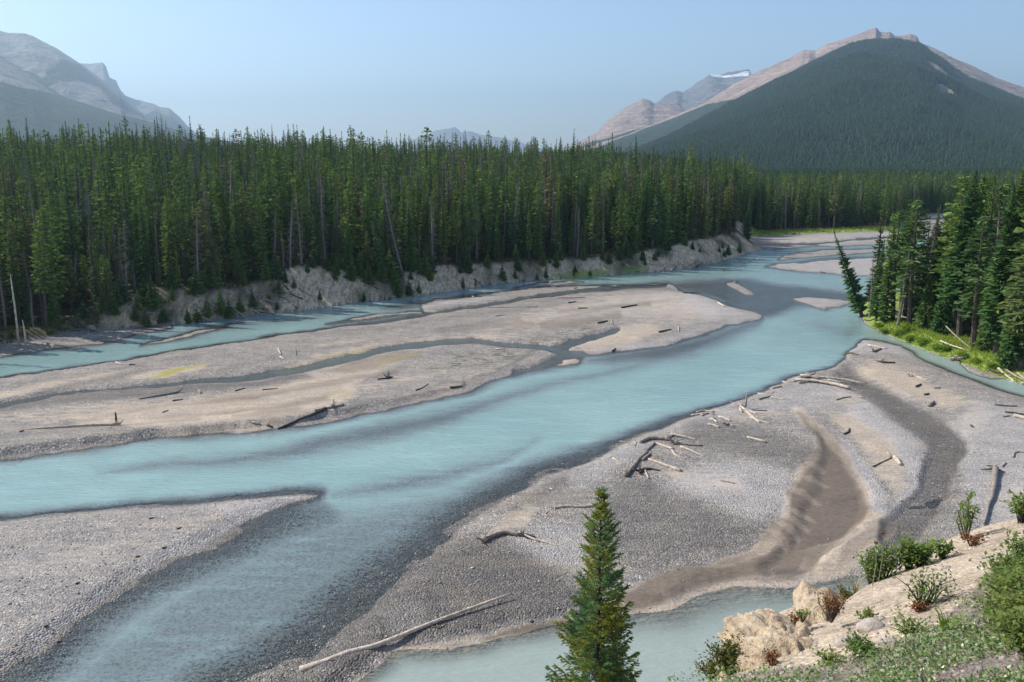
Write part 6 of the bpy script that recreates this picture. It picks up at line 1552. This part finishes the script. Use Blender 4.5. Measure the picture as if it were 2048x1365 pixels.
def twig(c, d, L, w_=0.05):
    up = Vector((0, 0, 1)); s = d.cross(up).normalized(); w = d.cross(s).normalized()
    for q in range(10):
        f = q / 9; b = c + d * L * f * 0.9; a_ = rh.uniform(-0.4, 3.54)
        o_ = (s * math.cos(a_) - w * math.sin(a_)) * w_ * rh.uniform(.7, 1.2) * (1.1 - 0.5 * f) + d * w_
        n_ = d.cross(o_).normalized() * 0.015
        nd_.tri(b - n_, b + n_, b + o_)
z = H - 0.10
while z > H - 8.6:
    dd = H - z
    # outline of the crown as the photograph has it: narrow cone-bearing top, wider below
    rad = np.interp(dd, [0, .25, .5, .75, 1.0, 1.5, 2.05, 2.6, 3.35, 3.9, 4.3, 5.05, 6.0, 9], [.05, .13, .18, .19, .44, .54, .50, .66, .78, .92, 1.08, 1.20, 1.4, 2.0])
    tier = 0.5 + 0.5 * math.sin(dd * 7.0 + 1.0)
    nb = int(5 + min(5, dd * 1.6)); a0 = rh.uniform(0, 6.28)
    for k in range(nb):
        if rh.random() < 0.14: continue
        an = a0 + 6.28 * k / nb + rh.uniform(-.3, .3); L = rad * (0.84 + 0.16 * tier) * rh.choice((rh.uniform(.65, .95), rh.uniform(.9, 1.22)))
        el = 0.62 - 0.12 * min(dd, 5) + rh.uniform(-.12, .16)
        d = Vector((math.cos(an), math.sin(an), el)).normalized(); c0 = Vector((0, 0, z + rh.uniform(-.06, .06)))
        pts = [c0 + d * L * f + Vector((0, 0, -0.16 * L * math.sin(f * 3.1) + 0.22 * L * f * f)) for f in (0, .35, .7, 1)]
        bw_.tube(pts, [.012 + L * .008, .009, .006, .003], 4)
        def bp(f):
            i = min(2, int(f * 3)); g = f * 3 - i; return pts[i].lerp(pts[i + 1], g)
        s = Vector((-math.sin(an), math.cos(an), 0)); nt = max(5, int(L * 20))
        for j in range(nt):
            f = 0.18 + 0.80 * j / nt; b = bp(f); sg = 1 if j % 2 else -1
            TL = (0.30 * (1 - f) + 0.10) * min(1, .4 + L) * rh.uniform(.7, 1.2)
            td_ = (s * sg * rh.uniform(.5, .9) + d * .9 + Vector((0, 0, rh.uniform(-.15, .22)))).normalized()
            twig(b, td_, TL)
            if L > 0.7 and rh.random() < .7:
                twig(b + td_ * TL * .5, (td_ + Vector((rh.uniform(-.8, .8), rh.uniform(-.8, .8), -.3))).normalized(), TL * .6)
        twig(bp(.9), d, .15); twig(bp(.75), (d + Vector((0, 0, .1))).normalized(), .14)
        if dd < 1.9 and rh.random() < .6: cn_.append(bp(rh.uniform(.4, 1)))
    z -= 0.125 + 0.008 * dd
for q in range(5): twig(Vector((0, 0, H - .25 + q * .06)), Vector((rh.uniform(-.3, .3), rh.uniform(-.3, .3), 1)).normalized(), .14, .04)
obj('boughs', bw_.mesh('boughs', [M['bark']]), hero)
obj('needles', nd_.mesh('needles', [m_hero]), hero)
m = MB(); m.blob((0, 0, -.035), .02, 2, 1, .15, (1, 1, 2.2)); cme = m.mesh('cone', [m_red], True)
for q in cn_[:90]:
    o = obj('cone', cme, hero, q + Vector((0, 0, -.01)))

# ================================================================== AIR: smoke haze in the valley
hb_ = MB(); X0, X1, Y0, Y1, Zl, Zh = -14000, 14000, -400, 16500, -2.2, 1130
vv = [(x, y, z) for x in (X0, X1) for y in (Y0, Y1) for z in (Zl, Zh)]
hm = bpy.data.meshes.new('haze'); hm.from_pydata(vv, [], [(0, 1, 3, 2), (4, 6, 7, 5), (0, 4, 5, 1), (2, 3, 7, 6), (0, 2, 6, 4), (1, 5, 7, 3)]); hm.update()
t = NT('haze'); pv_ = t.n('VolumePrincipled'); pv_.inputs['Color'].default_value = (0.58, 0.80, 1.0, 1); pv_.inputs['Density'].default_value = HAZE; pv_.inputs['Anisotropy'].default_value = 0.45
t.l(pv_.outputs[0], t.out.inputs['Volume']); hm.materials.append(t.m)
tag(obj('haze', hm), 'thin blue smoke haze filling the valley', 'haze', None, 'stuff')
